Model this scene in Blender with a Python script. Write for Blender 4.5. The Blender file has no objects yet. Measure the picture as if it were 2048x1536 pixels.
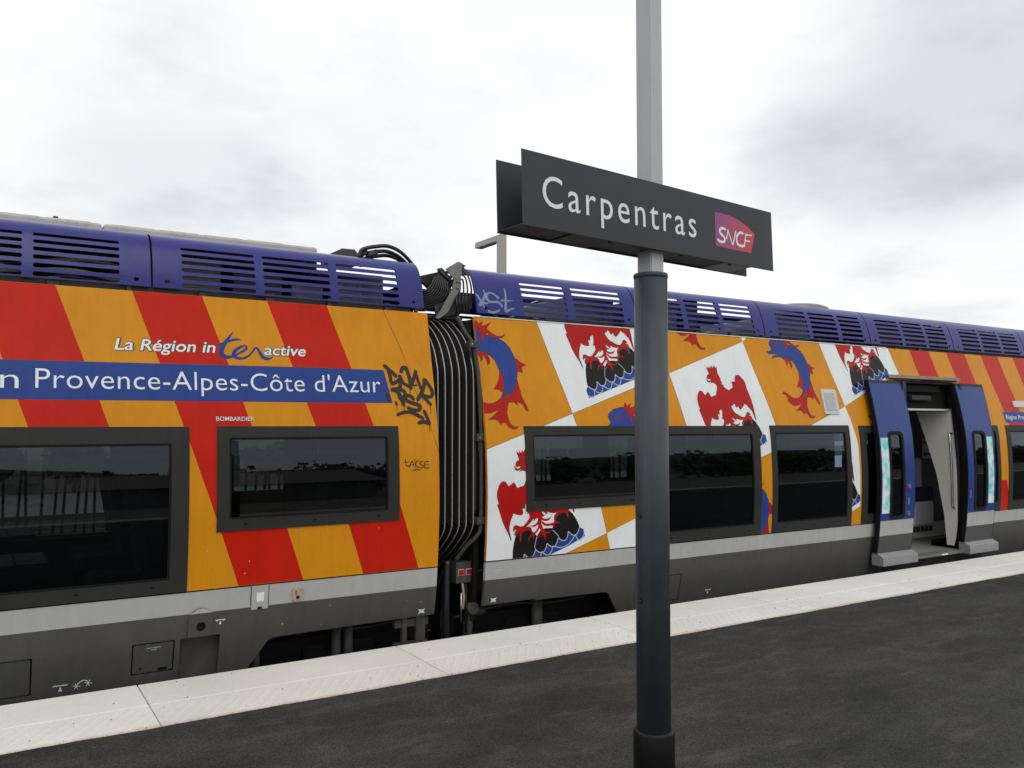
import bpy, bmesh, math, random, json
from mathutils import Vector, Matrix, Euler
from mathutils.geometry import tessellate_polygon
random.seed(7)
R = math.radians
SC = bpy.context.scene
COL = SC.collection

# ------------------------------------------------------------------ camera, sky, sun, exposure
cam = bpy.data.cameras.new('camera')
co = bpy.data.objects.new('camera', cam); COL.objects.link(co)
cam.sensor_width = 36.0; cam.lens = 36.0*1700/2048
cam.clip_start = 0.05; cam.clip_end = 3000
PITCH = math.atan(78/1700); TURN = math.atan(2716*math.cos(PITCH)/1700)
fwd = Vector((math.cos(TURN)*math.cos(PITCH), math.sin(TURN)*math.cos(PITCH), math.sin(PITCH)))
co.location = (0, 0, 1.65)
co.rotation_euler = fwd.to_track_quat('-Z', 'Y').to_euler()
SC.camera = co

SUN_EL, SUN_AZ = 50.0, 262.0          # azimuth counted from +X towards +Y
W = bpy.data.worlds.new('World'); SC.world = W; W.use_nodes = True
nt = W.node_tree; nt.nodes.clear()
def N(t, **k):
    n = nt.nodes.new(t)
    for a, b in k.items(): setattr(n, a, b)
    return n
def L(a, b): nt.links.new(a, b)
def MATH(op, a, b=None, clamp=False):
    n = N('ShaderNodeMath', operation=op, use_clamp=clamp)
    for i, v in enumerate((a, b)):
        if v is None: continue
        if isinstance(v, (int, float)): n.inputs[i].default_value = v
        else: L(v, n.inputs[i])
    return n.outputs[0]
out = N('ShaderNodeOutputWorld'); bg = N('ShaderNodeBackground'); L(bg.outputs[0], out.inputs[0])
sky = N('ShaderNodeTexSky', sky_type='NISHITA'); sky.sun_disc = False
sky.sun_elevation = R(SUN_EL); sky.sun_rotation = R(90-SUN_AZ); sky.dust_density = 3
bg.inputs['Strength'].default_value = 0.1
tc = N('ShaderNodeTexCoord'); sep = N('ShaderNodeSeparateXYZ'); L(tc.outputs['Generated'], sep.inputs[0])
den = MATH('ADD', MATH('MAXIMUM', sep.outputs[2], 0.0), 0.22)
cmb = N('ShaderNodeCombineXYZ'); L(MATH('DIVIDE', sep.outputs[0], den), cmb.inputs[0]); L(MATH('DIVIDE', sep.outputs[1], den), cmb.inputs[1])
n1 = N('ShaderNodeTexNoise'); n1.inputs['Scale'].default_value = 1.15; n1.inputs['Detail'].default_value = 7; n1.inputs['Roughness'].default_value = .48; n1.inputs['Distortion'].default_value = .35
mp = N('ShaderNodeMapping'); mp.inputs['Location'].default_value = (3.1, 1.7, .4); L(cmb.outputs[0], mp.inputs[0]); L(mp.outputs[0], n1.inputs['Vector'])
n2 = N('ShaderNodeTexNoise'); n2.inputs['Scale'].default_value = 3.2; n2.inputs['Detail'].default_value = 6; n2.inputs['Roughness'].default_value = .55
L(mp.outputs[0], n2.inputs['Vector'])
def blob(d, r0, r1):                      # a soft grey rain cloud in direction d
    d = Vector(d).normalized()
    v = N('ShaderNodeVectorMath', operation='DISTANCE'); L(tc.outputs['Generated'], v.inputs[0]); v.inputs[1].default_value = d
    ad = MATH('ADD', v.outputs['Value'], MATH('MULTIPLY', MATH('SUBTRACT', n1.outputs['Fac'], .5), .5))
    m = N('ShaderNodeMapRange', interpolation_type='SMOOTHSTEP'); L(ad, m.inputs[0])
    for i, q in ((1, r0), (2, r1), (3, 1.0), (4, 0.0)): m.inputs[i].default_value = q
    return m.outputs[0]
def look(px, py):
    rt = fwd.cross(Vector((0, 0, 1))).normalized(); up = rt.cross(fwd)
    return fwd + rt*((px-1024)/1700) + up*((768-py)/1700)
dark = MATH('ADD', blob(look(1950, 200), .02, .24), MATH('MULTIPLY', blob(look(330, 390), .0, .22), .7))
dark = MATH('ADD', dark, MATH('MULTIPLY', blob(look(780, 330), .0, .16), .35))
m1 = N('ShaderNodeMapRange'); L(n1.outputs['Fac'], m1.inputs[0])
for i, q in ((1, .48), (2, .80), (3, 0), (4, .50)): m1.inputs[i].default_value = q
m2 = N('ShaderNodeMapRange'); L(n2.outputs['Fac'], m2.inputs[0])
for i, q in ((1, .45), (2, .75), (3, 0), (4, .36)): m2.inputs[i].default_value = q
tot = MATH('ADD', MATH('MULTIPLY', m1.outputs[0], .75), MATH('ADD', m2.outputs[0], MATH('MULTIPLY', dark, .72)), True)
ramp = N('ShaderNodeValToRGB'); L(tot, ramp.inputs[0])
cr = ramp.color_ramp; cr.elements[0].color = (11.2, 11.4, 11.5, 1); cr.elements[1].color = (6.0, 6.5, 7.1, 1)
e = cr.elements.new(.32); e.color = (9.9, 10.05, 10.1, 1)
mix = N('ShaderNodeMix', data_type='RGBA'); mix.inputs[0].default_value = .93
L(sky.outputs[0], mix.inputs[6]); L(ramp.outputs[0], mix.inputs[7]); L(mix.outputs[2], bg.inputs['Color'])

sl = bpy.data.lights.new('sun', 'SUN'); sl.energy = .75; sl.angle = R(35); sl.color = (1, .965, .91)
so = bpy.data.objects.new('sun', sl); COL.objects.link(so)
sd = Vector((math.cos(R(SUN_AZ))*math.cos(R(SUN_EL)), math.sin(R(SUN_AZ))*math.cos(R(SUN_EL)), math.sin(R(SUN_EL))))
so.rotation_euler = sd.to_track_quat('Z', 'Y').to_euler(); so.location = (0, 0, 30)
vs = SC.view_settings; vs.view_transform = 'Standard'; vs.look = 'None'; vs.gamma = 1; vs.exposure = 0; vs.use_curve_mapping = False

# ------------------------------------------------------------------ materials
def mat(name, col, rough=.5, metal=0, var=.0, vscale=6, bump=0, bscale=60, coat=0, streak=0, spec=.5, dirt=None):
    m = bpy.data.materials.new(name); m.use_nodes = True; t = m.node_tree; p = t.nodes['Principled BSDF']
    p.inputs['Base Color'].default_value = (*col, 1); p.inputs['Roughness'].default_value = rough; p.inputs['Metallic'].default_value = metal
    p.inputs['Specular IOR Level'].default_value = spec; p.inputs['Coat Weight'].default_value = coat; p.inputs['Coat Roughness'].default_value = .12
    g = t.nodes.new('ShaderNodeNewGeometry'); pos = g.outputs['Position']
    last = None
    if var or streak or dirt:
        nz = t.nodes.new('ShaderNodeTexNoise'); nz.inputs['Scale'].default_value = vscale; nz.inputs['Detail'].default_value = 8; nz.inputs['Roughness'].default_value = .62
        t.links.new(pos, nz.inputs['Vector'])
        mr = t.nodes.new('ShaderNodeMapRange'); t.links.new(nz.outputs['Fac'], mr.inputs[0])
        for i, q in ((1, .3), (2, .7), (3, 1-var), (4, 1+var)): mr.inputs[i].default_value = q
        f = mr.outputs[0]
        if streak:
            mpn = t.nodes.new('ShaderNodeMapping'); mpn.inputs['Scale'].default_value = (9, 9, .55); t.links.new(pos, mpn.inputs[0])
            nb = t.nodes.new('ShaderNodeTexNoise'); nb.inputs['Scale'].default_value = 2.4; nb.inputs['Detail'].default_value = 6; t.links.new(mpn.outputs[0], nb.inputs['Vector'])
            mb = t.nodes.new('ShaderNodeMapRange'); t.links.new(nb.outputs['Fac'], mb.inputs[0])
            for i, q in ((1, .35), (2, .7), (3, 1+streak*.4), (4, 1-streak)): mb.inputs[i].default_value = q
            mm = t.nodes.new('ShaderNodeMath'); mm.operation = 'MULTIPLY'; t.links.new(f, mm.inputs[0]); t.links.new(mb.outputs[0], mm.inputs[1]); f = mm.outputs[0]
        vm = t.nodes.new('ShaderNodeVectorMath'); vm.operation = 'SCALE'; vm.inputs[0].default_value = col; t.links.new(f, vm.inputs['Scale'])
        last = vm.outputs[0]
        if dirt:
            nd = t.nodes.new('ShaderNodeTexNoise'); nd.inputs['Scale'].default_value = dirt[1]; nd.inputs['Detail'].default_value = 9; nd.inputs['Roughness'].default_value = .7; t.links.new(pos, nd.inputs['Vector'])
            md = t.nodes.new('ShaderNodeMapRange'); t.links.new(nd.outputs['Fac'], md.inputs[0])
            for i, q in ((1, dirt[2]), (2, dirt[3]), (3, 0), (4, dirt[4])): md.inputs[i].default_value = q
            mx = t.nodes.new('ShaderNodeMix'); mx.data_type = 'RGBA'; t.links.new(md.outputs[0], mx.inputs[0]); t.links.new(last, mx.inputs[6]); mx.inputs[7].default_value = (*dirt[0], 1)
            last = mx.outputs[2]
        t.links.new(last, p.inputs['Base Color'])
        rr = t.nodes.new('ShaderNodeMapRange'); t.links.new(nz.outputs['Fac'], rr.inputs[0])
        for i, q in ((1, .3), (2, .7), (3, max(.02, rough-.06)), (4, min(1, rough+.08))): rr.inputs[i].default_value = q
        t.links.new(rr.outputs[0], p.inputs['Roughness'])
    if bump:
        nb2 = t.nodes.new('ShaderNodeTexNoise'); nb2.inputs['Scale'].default_value = bscale; nb2.inputs['Detail'].default_value = 5; t.links.new(pos, nb2.inputs['Vector'])
        b = t.nodes.new('ShaderNodeBump'); b.inputs['Strength'].default_value = bump; b.inputs['Distance'].default_value = .01; t.links.new(nb2.outputs['Fac'], b.inputs['Height']); t.links.new(b.outputs[0], p.inputs['Normal'])
    return m
GR = (.22, .20, .17)
M = {}
def paint(k, c, rough=.30, spec=.13, **kw):
    M[k] = mat(k, c, rough, var=.05, vscale=3, streak=.03 if 'white' in k else .06, coat=0, spec=spec, dirt=(GR, 46, .70, .82, .55), **kw)
paint('orange_paint', (.61, .245, .010)); paint('red_paint', (.49, .0155, .0055)); paint('banner_blue', (.026, .058, .235))
paint('white_film', (.74, .77, .77)); paint('emblem_red', (.44, .010, .007)); paint('emblem_blue', (.026, .058, .26)); paint('emblem_black', (.014, .013, .013))
paint('pale_line', (.42, .50, .58)); paint('fairing_blue', (.019, .020, .165), .28, .32); paint('door_blue', (.022, .050, .215), .26, .22)
paint('light_grey', (.39, .395, .385)); M['skirt_grey'] = mat('skirt_grey', (.074, .073, .069), .45, var=.06, vscale=2, streak=.08, spec=.15, dirt=((.115, .095, .070), 4.5, .50, .80, .40)); paint('frame_grey', (.030, .030, .029), .45)
M['fin_line'] = mat('fin_line', (.03, .008, .01), .5)
M['letter_white'] = mat('letter_white', (.72, .75, .76), .4); M['letter_edge'] = mat('letter_edge', (.08, .03, .02), .5)
M['spray_black'] = mat('spray_black', (.018, .015, .014), .7, var=.2, vscale=30); M['spray_pale'] = mat('spray_pale', (.17, .23, .33), .5, var=.25, vscale=25)
M['black_rubber'] = mat('black_rubber', (.006, .006, .006), .7, spec=.2); M['rib_alu'] = mat('rib_alu', (.50, .47, .45), .5, .3)
M['dark_steel'] = mat('dark_steel', (.055, .053, .050), .55, .2, var=.25, vscale=9, dirt=((.11, .075, .05), 14, .55, .75, .6))
M['grey_steel'] = mat('grey_steel', (.20, .195, .18), .5, .35, var=.18, vscale=12, dirt=((.13, .10, .075), 9, .52, .72, .6))
M['roof_grey'] = mat('roof_grey', (.42, .41, .39), .55, var=.12, vscale=5, dirt=((.2, .18, .15), 7, .5, .7, .6))
M['under_black'] = mat('under_black', (.009, .0085, .008), .8, spec=.2, var=.4, vscale=8)
M['cable_black'] = mat('cable_black', (.015, .015, .016), .4); M['brass'] = mat('brass', (.45, .38, .27), .5, .4, var=.1)
M['reflector_red'] = mat('reflector_red', (.33, .008, .012), .25); M['chrome'] = mat('chrome', (.6, .6, .6), .25, .9)
M['seat_fabric'] = mat('seat_fabric', (.03, .035, .07), .9, var=.2, vscale=40); M['seat_shell'] = mat('seat_shell', (.74, .74, .73), .5)
M['lining'] = mat('lining', (.42, .42, .40), .55); M['lining_dark'] = mat('lining_dark', (.03, .03, .032), .6); M['floor_lino'] = mat('floor_lino', (.24, .24, .23), .6)
M['panel_white'] = mat('panel_white', (.86, .84, .79), .4); M['patch_pale'] = mat('patch_pale', (.45, .52, .55), .6)
M['step_grey'] = mat('step_grey', (.24, .245, .25), .5, var=.1); M['saloon_grey'] = mat('saloon_grey', (.10, .10, .105), .6); M['barn_wall'] = mat('barn_wall', (.16, .15, .135), .9, var=.1, vscale=2)
M['paper'] = mat('paper', (.75, .76, .74), .6); M['notice_blue'] = mat('notice_blue', (.04, .16, .32), .6)
M['sign_grey'] = mat('sign_grey', (.036, .039, .048), .5, spec=.3, var=.03, vscale=5); M['sign_white'] = mat('sign_white', (.70, .72, .74), .45)
M['pole_grey'] = mat('pole_grey', (.042, .053, .062), .48, .0, spec=.4, var=.12, vscale=8, streak=.20, dirt=((.14, .145, .145), 55, .61, .72, .45))
M['mast_grey'] = mat('mast_grey', (.43, .445, .465), .5, 0, var=.05, vscale=6, streak=.05); M['sleeve_black'] = mat('sleeve_black', (.004, .004, .005), .45, spec=.25, var=.15, vscale=12)
M['concrete'] = mat('concrete', (.36, .34, .31), .85, var=.12, vscale=3, bump=.3); M['rail_steel'] = mat('rail_steel', (.14, .09, .06), .5, .6, var=.2)
M['lamp_grey'] = mat('lamp_grey', (.36, .35, .31), .5, .2, var=.06); M['fence_dark'] = mat('fence_dark', (.03, .03, .03), .6)
M['vent_grey'] = mat('vent_grey', (.55, .56, .56), .5); M['road'] = mat('road', (.055, .053, .05), .9, var=.15); M['yellow_line'] = mat('yellow_line', (.55, .42, .08), .7)
M['pale_wall'] = mat('pale_wall', (.5, .48, .44), .85, var=.1, vscale=2); M['roof_tile'] = mat('roof_tile', (.20, .15, .12), .8, var=.15)
M['soil'] = mat('soil', (.13, .12, .085), .95, var=.3, vscale=.4); M['ballast'] = mat('ballast', (.10, .09, .08), .95, var=.5, vscale=24, bump=1, bscale=30)
M['leaf'] = mat('leaf', (.075, .10, .045), .8, var=.35, vscale=1.2); M['bark'] = mat('bark', (.08, .06, .045), .9, var=.2); M['hill_green'] = mat('hill_green', (.055, .065, .05), .95, var=.3, vscale=.05)

def glass_mat():
    m = bpy.data.materials.new('tinted_glass'); m.use_nodes = True; t = m.node_tree; t.nodes.clear()
    o = t.nodes.new('ShaderNodeOutputMaterial'); mx = t.nodes.new('ShaderNodeMixShader'); tr = t.nodes.new('ShaderNodeBsdfTransparent'); gl = t.nodes.new('ShaderNodeBsdfGlossy')
    tr.inputs[0].default_value = (.22, .24, .255, 1); gl.inputs['Roughness'].default_value = .015; gl.inputs[0].default_value = (.78, .88, 1, 1)
    fr = t.nodes.new('ShaderNodeFresnel'); fr.inputs[0].default_value = 1.50
    ml = t.nodes.new('ShaderNodeMath'); ml.operation = 'MULTIPLY'; ml.inputs[1].default_value = 1.05
    t.links.new(fr.outputs[0], ml.inputs[0]); t.links.new(ml.outputs[0], mx.inputs[0]); t.links.new(tr.outputs[0], mx.inputs[1]); t.links.new(gl.outputs[0], mx.inputs[2]); t.links.new(mx.outputs[0], o.inputs[0])
    return m
M['glass'] = glass_mat()

def asphalt_mat():
    m = mat('asphalt', (.030, .030, .029), .92, spec=.12); t = m.node_tree; p = t.nodes['Principled BSDF']
    g = t.nodes.new('ShaderNodeNewGeometry'); pos = g.outputs['Position']
    def noise(s, d, mapping=None, ro=.6):
        n = t.nodes.new('ShaderNodeTexNoise'); n.inputs['Scale'].default_value = s; n.inputs['Detail'].default_value = d; n.inputs['Roughness'].default_value = ro
        if mapping:
            q = t.nodes.new('ShaderNodeMapping'); q.inputs['Scale'].default_value = mapping; q.inputs['Rotation'].default_value = (0, 0, .35); t.links.new(pos, q.inputs[0]); t.links.new(q.outputs[0], n.inputs['Vector'])
        else: t.links.new(pos, n.inputs['Vector'])
        return n.outputs['Fac']
    def rng(s, a, b, c, d):
        n = t.nodes.new('ShaderNodeMapRange'); t.links.new(s, n.inputs[0])
        for i, q in ((1, a), (2, b), (3, c), (4, d)): n.inputs[i].default_value = q
        return n.outputs[0]
    def mul(a, b):
        n = t.nodes.new('ShaderNodeMath'); n.operation = 'MULTIPLY'; t.links.new(a, n.inputs[0]); t.links.new(b, n.inputs[1]); return n.outputs[0]
    big = rng(noise(.9, 6, (1, 2.2, 1)), .3, .7, .74, 1.34); mid = rng(noise(5, 6), .3, .7, .86, 1.16); fine = rng(noise(130, 3), .35, .68, .55, 1.75)
    v = t.nodes.new('ShaderNodeTexVoronoi'); v.inputs['Scale'].default_value = 150; t.links.new(pos, v.inputs['Vector'])
    sp = rng(v.outputs['Distance'], .0, .28, 1.7, 1.0)
    f = mul(mul(big, mid), mul(fine, sp))
    vm = t.nodes.new('ShaderNodeVectorMath'); vm.operation = 'SCALE'; vm.inputs[0].default_value = (.035, .0345, .033); t.links.new(f, vm.inputs['Scale'])
    st = rng(noise(1.6, 8, (1, 3, 1), .72), .54, .72, 0, .6)
    mx = t.nodes.new('ShaderNodeMix'); mx.data_type = 'RGBA'; t.links.new(st, mx.inputs[0]); t.links.new(vm.outputs[0], mx.inputs[6]); mx.inputs[7].default_value = (.100, .093, .080, 1)
    t.links.new(mx.outputs[2], p.inputs['Base Color'])
    b = t.nodes.new('ShaderNodeBump'); b.inputs['Strength'].default_value = .8; b.inputs['Distance'].default_value = .006; t.links.new(noise(110, 4), b.inputs['Height']); t.links.new(b.outputs[0], p.inputs['Normal'])
    return m
M['asphalt'] = asphalt_mat()

def slab_mat():
    m = mat('pale_concrete', (.66, .63, .585), .8, spec=.2); t = m.node_tree; p = t.nodes['Principled BSDF']
    g = t.nodes.new('ShaderNodeNewGeometry'); pos = g.outputs['Position']; oi = t.nodes.new('ShaderNodeObjectInfo')
    def noise(s, d):
        n = t.nodes.new('ShaderNodeTexNoise'); n.inputs['Scale'].default_value = s; n.inputs['Detail'].default_value = d; n.inputs['Roughness'].default_value = .65; t.links.new(pos, n.inputs['Vector']); return n.outputs['Fac']
    def rng(s, a, b, c, d):
        n = t.nodes.new('ShaderNodeMapRange'); t.links.new(s, n.inputs[0])
        for i, q in ((1, a), (2, b), (3, c), (4, d)): n.inputs[i].default_value = q
        return n.outputs[0]
    def mth(op, a, b):
        n = t.nodes.new('ShaderNodeMath'); n.operation = op
        for i, v in enumerate((a, b)):
            if isinstance(v, (int, float)): n.inputs[i].default_value = v
            else: t.links.new(v, n.inputs[i])
        return n.outputs[0]
    f = mth('MULTIPLY', mth('MULTIPLY', rng(noise(1.3, 7), .3, .7, .91, 1.07), rng(noise(40, 4), .3, .7, .95, 1.04)), rng(oi.outputs['Random'], 0, 1, .965, 1.03))
    vm = t.nodes.new('ShaderNodeVectorMath'); vm.operation = 'SCALE'; vm.inputs[0].default_value = (.69, .675, .635); t.links.new(f, vm.inputs['Scale'])
    sx = t.nodes.new('ShaderNodeSeparateXYZ'); t.links.new(pos, sx.inputs[0])
    edge = rng(mth('ADD', sx.outputs[1], mth('MULTIPLY', noise(5, 6), .10)), 5.045, 5.115, .75, 0)     # sandy dust swept against the asphalt
    mx = t.nodes.new('ShaderNodeMix'); mx.data_type = 'RGBA'; t.links.new(edge, mx.inputs[0]); t.links.new(vm.outputs[0], mx.inputs[6]); mx.inputs[7].default_value = (.40, .30, .19, 1)
    spot = rng(noise(23, 3), .705, .74, 0, .6)
    m2_ = t.nodes.new('ShaderNodeMix'); m2_.data_type = 'RGBA'; t.links.new(spot, m2_.inputs[0]); t.links.new(mx.outputs[2], m2_.inputs[6]); m2_.inputs[7].default_value = (.42, .36, .28, 1)
    t.links.new(m2_.outputs[2], p.inputs['Base Color'])
    b = t.nodes.new('ShaderNodeBump'); b.inputs['Strength'].default_value = .35; b.inputs['Distance'].default_value = .004; t.links.new(noise(90, 4), b.inputs['Height']); t.links.new(b.outputs[0], p.inputs['Normal'])
    return m
M['slab'] = slab_mat()

def sticker_mat():
    m = mat('aqua_sticker', (.5, .75, .72), .4); t = m.node_tree; p = t.nodes['Principled BSDF']
    g = t.nodes.new('ShaderNodeNewGeometry'); n = t.nodes.new('ShaderNodeTexNoise'); n.inputs['Scale'].default_value = 9; n.inputs['Detail'].default_value = 3; t.links.new(g.outputs['Position'], n.inputs['Vector'])
    r = t.nodes.new('ShaderNodeValToRGB'); r.color_ramp.elements[0].position = .40; r.color_ramp.elements[0].color = (.12, .62, .56, 1); r.color_ramp.elements[1].position = .62; r.color_ramp.elements[1].color = (.74, .80, .80, 1)
    t.links.new(n.outputs['Fac'], r.inputs[0]); t.links.new(r.outputs[0], p.inputs['Base Color']); return m
M['sticker'] = sticker_mat()

# ------------------------------------------------------------------ helpers
def thing(name, label, cat, loc, group=None):
    o = bpy.data.objects.new(name, None); COL.objects.link(o); o.location = loc; o.empty_display_size = .2
    o['label'] = label; o['category'] = cat
    if group: o['group'] = group
    return o
# children keep world coordinates: the first level undoes the thing's location, deeper levels are already in place
def put(name, me, m=None, parent=None, **props):
    o = bpy.data.objects.new(name, me); COL.objects.link(o)
    if m and not me.materials: me.materials.append(M[m])
    if parent:
        o.parent = parent
        if parent.type == 'EMPTY': o.matrix_parent_inverse = Matrix.Translation(-Vector(parent.location))
    for k, v in props.items(): o[k] = v
    return o
def finish(bm, name, m, parent, smooth=False, **props):
    me = bpy.data.meshes.new(name); bm.to_mesh(me); bm.free()
    if smooth:
        for p in me.polygons: p.use_smooth = True
    return put(name, me, m, parent, **props)
def add_box(bm, x0, x1, y0, y1, z0, z1, bev=0):
    r = bmesh.ops.create_cube(bm, size=1); vs_ = r['verts']
    for v in vs_: v.co = Vector(((x0+x1)/2+v.co.x*(x1-x0), (y0+y1)/2+v.co.y*(y1-y0), (z0+z1)/2+v.co.z*(z1-z0)))
    if bev:
        es = list({e for v in vs_ for e in v.link_edges}); bmesh.ops.bevel(bm, geom=es, offset=bev, segments=2, affect='EDGES', profile=.5)
    return vs_
def box(name, x0, x1, y0, y1, z0, z1, m, parent=None, bev=0, **props):
    bm = bmesh.new(); add_box(bm, x0, x1, y0, y1, z0, z1, bev); return finish(bm, name, m, parent, **props)
def add_tube(bm, pts, r, seg=8, cap=True, radii=None):
    pts = [Vector(p) for p in pts]; rings = []; up = None
    for i, p in enumerate(pts):
        d = (pts[min(i+1, len(pts)-1)]-pts[max(i-1, 0)]).normalized()
        if up is None: up = d.orthogonal().normalized()
        up = (up-d*up.dot(d)).normalized(); s = d.cross(up); rr = radii[i] if radii else r
        rings.append([bm.verts.new(p+(up*math.cos(a)+s*math.sin(a))*rr) for a in (2*math.pi*k/seg for k in range(seg))])
    for a, b in zip(rings, rings[1:]):
        for k in range(seg): bm.faces.new((a[k], a[(k+1) % seg], b[(k+1) % seg], b[k])).smooth = True
    if cap:
        bm.faces.new(rings[0][::-1]); bm.faces.new(rings[-1])
def tube(name, pts, r, m, parent=None, seg=8, **props):
    bm = bmesh.new(); add_tube(bm, pts, r, seg); return finish(bm, name, m, parent, **props)
def lathe(name, prof, cx, cy, m, parent, seg=40, **props):
    bm = bmesh.new(); rings = [[bm.verts.new((cx+r*math.cos(2*math.pi*k/seg), cy+r*math.sin(2*math.pi*k/seg), z)) for k in range(seg)] for r, z in prof]
    for a, b in zip(rings, rings[1:]):
        for k in range(seg):
            f = bm.faces.new((a[k], a[(k+1) % seg], b[(k+1) % seg], b[k])); f.smooth = True
    for i, (a, b) in enumerate(zip(prof, prof[1:])):
        for rg in (rings[i], rings[i+1]):
            pass
    bm.faces.new(rings[0][::-1]); bm.faces.new(rings[-1])
    for e in bm.edges:
        if len(e.link_faces) == 2 and e.link_faces[0].normal.length:
            e.link_faces[0].normal_update(); e.link_faces[1].normal_update()
            if e.link_faces[0].normal.angle(e.link_faces[1].normal, 0) > R(40): e.smooth = False
    return finish(bm, name, m, parent, **props)
def catmull(P, n=5):
    if len(P) < 3: return [tuple(p) for p in P]
    out_ = []
    for i in range(len(P)-1):
        a = P[max(i-1, 0)]; b = P[i]; c = P[i+1]; d = P[min(i+2, len(P)-1)]
        for k in range(n):
            t = k/n
            out_.append(tuple(.5*((2*q)+(-p+r)*t+(2*p-5*q+4*r-s)*t*t+(-p+3*q-3*r+s)*t**3) for p, q, r, s in zip(a, b, c, d)))
    out_.append(tuple(P[-1])); return out_

# ---- the bodyside: depth of the skin behind its widest line as a function of height
YT = 6.07; YC = YT+1.45
PZ = [.5, .68, 1.03, 1.43, 1.71, 1.92, 2.14, 2.30, 2.56]; PO = [.03, .014, 0, .015, .055, .097, .148, .185, .237]
QZ = [2.575, 2.66, 2.77, 2.88, 2.945, 2.988, 3.014, 3.032, 3.055]; QO = [.250, .262, .29, .33, .37, .42, .49, .59, 1.0]
KZ = [-.6, -.3, .18, .35, .5]; KO = [.30, .19, .072, .045, .03]
def curve(z, Z, O):
    n = len(Z)
    if z <= Z[0]: return O[0]
    if z >= Z[-1]: return O[-1]
    i = 0
    while z > Z[i+1]: i += 1
    def sl_(k):
        if k == 0: return (O[1]-O[0])/(Z[1]-Z[0])
        if k == n-1: return (O[-1]-O[-2])/(Z[-1]-Z[-2])
        a = (O[k]-O[k-1])/(Z[k]-Z[k-1]); b = (O[k+1]-O[k])/(Z[k+1]-Z[k]); return 0 if a*b <= 0 else 2*a*b/(a+b)
    h = Z[i+1]-Z[i]; t = (z-Z[i])/h
    return (2*t**3-3*t*t+1)*O[i]+(t**3-2*t*t+t)*h*sl_(i)+(-2*t**3+3*t*t)*O[i+1]+(t**3-t*t)*h*sl_(i+1)
def depth(z):
    if z < .5:
        for a, b, p, q in zip(KZ, KZ[1:], KO, KO[1:]):
            if z <= b: return p+(q-p)*(z-a)/(b-a)
    if z < 2.5675: return curve(z, PZ, PO)
    return curve(z, QZ, QO)
CUTS = [-.3, .18, .35, .5]+[.5+.07*i for i in range(1, 30)]+[2.575, 2.62, 2.66, 2.70, 2.74, 2.78, 2.82, 2.86, 2.9, 2.93, 2.96, 2.985, 3.0, 3.012, 3.024, 3.032, 3.045]
def flat_loops(bm, loops):
    vl = [[Vector((x, z, 0)) for x, z in lp] for lp in loops]; tris = tessellate_polygon(vl)
    vv = [bm.verts.new((v.x, 0, v.y)) for l_ in vl for v in l_]
    for t in tris:
        try: bm.faces.new([vv[i] for i in t])
        except ValueError: pass
def flat_ribbon(bm, P, grow=0, n=5):
    P = catmull(P, n) if len(P) > 2 else [tuple(p) for p in P]; lft, rgt = [], []
    for i, p in enumerate(P):
        a = P[max(i-1, 0)]; b = P[min(i+1, len(P)-1)]; d = Vector((b[0]-a[0], b[1]-a[1]))
        if d.length < 1e-6: d = Vector((1, 0))
        d.normalize(); nn = Vector((-d.y, d.x)); w = max(p[2], .0005)/2+grow
        ex = d*w*.5*(-1 if i == 0 else 1 if i == len(P)-1 else 0)
        c = Vector((p[0], p[1]))+ex; k = .6 if i in (0, len(P)-1) else 1
        lft.append(bm.verts.new((c.x+nn.x*w*k, 0, c.y+nn.y*w*k))); rgt.append(bm.verts.new((c.x-nn.x*w*k, 0, c.y-nn.y*w*k)))
    for i in range(len(P)-1):
        try: bm.faces.new((lft[i], rgt[i], rgt[i+1], lft[i+1]))
        except ValueError: pass
def clean_clip(bm, clips):
    def cut(co_, no):
        bmesh.ops.bisect_plane(bm, geom=bm.verts[:]+bm.edges[:]+bm.faces[:], plane_co=co_, plane_no=no, dist=1e-6)
    if not bm.verts: return
    z0 = min(v.co.z for v in bm.verts); z1 = max(v.co.z for v in bm.verts); x0 = min(v.co.x for v in bm.verts); x1 = max(v.co.x for v in bm.verts)
    for cx0, cx1, cz0, cz1, keep in clips:
        if cx1 <= x0 or cx0 >= x1 or cz1 <= z0 or cz0 >= z1:
            if keep: bmesh.ops.delete(bm, geom=bm.verts[:], context='VERTS')
            continue
        cut((cx0, 0, 0), (1, 0, 0)); cut((cx1, 0, 0), (1, 0, 0)); cut((0, 0, cz0), (0, 0, 1)); cut((0, 0, cz1), (0, 0, 1))
        dead = []
        for f in bm.faces:
            c = f.calc_center_median(); ins = cx0 < c.x < cx1 and cz0 < c.z < cz1
            if ins != keep: dead.append(f)
        bmesh.ops.delete(bm, geom=dead, context='FACES')
    if not bm.verts: return
    z0 = min(v.co.z for v in bm.verts); z1 = max(v.co.z for v in bm.verts)
    for z in CUTS:
        if z0+1e-4 < z < z1-1e-4: cut((0, 0, z), (0, 0, 1))
def wrap(bm, o, thick=0, mirror=False, lean=0):
    for f in bm.faces:
        f.normal_update()
        if (f.normal.y > 0): f.normal_flip()
    edge = [e for e in bm.edges if e.is_boundary]
    for v in bm.verts: v.co.y = YT+depth(v.co.z)-o
    for f in bm.faces: f.smooth = True
    if thick:
        for e in edge: e.smooth = False
        r = bmesh.ops.extrude_edge_only(bm, edges=edge)
        for g in r['geom']:
            if isinstance(g, bmesh.types.BMVert): g.co.y += thick
            elif isinstance(g, bmesh.types.BMFace): g.smooth = False
    if mirror:
        for v in bm.verts: v.co.y = 2*YC-v.co.y
        bmesh.ops.reverse_faces(bm, faces=bm.faces[:])
LAY = [.0012]
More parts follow.
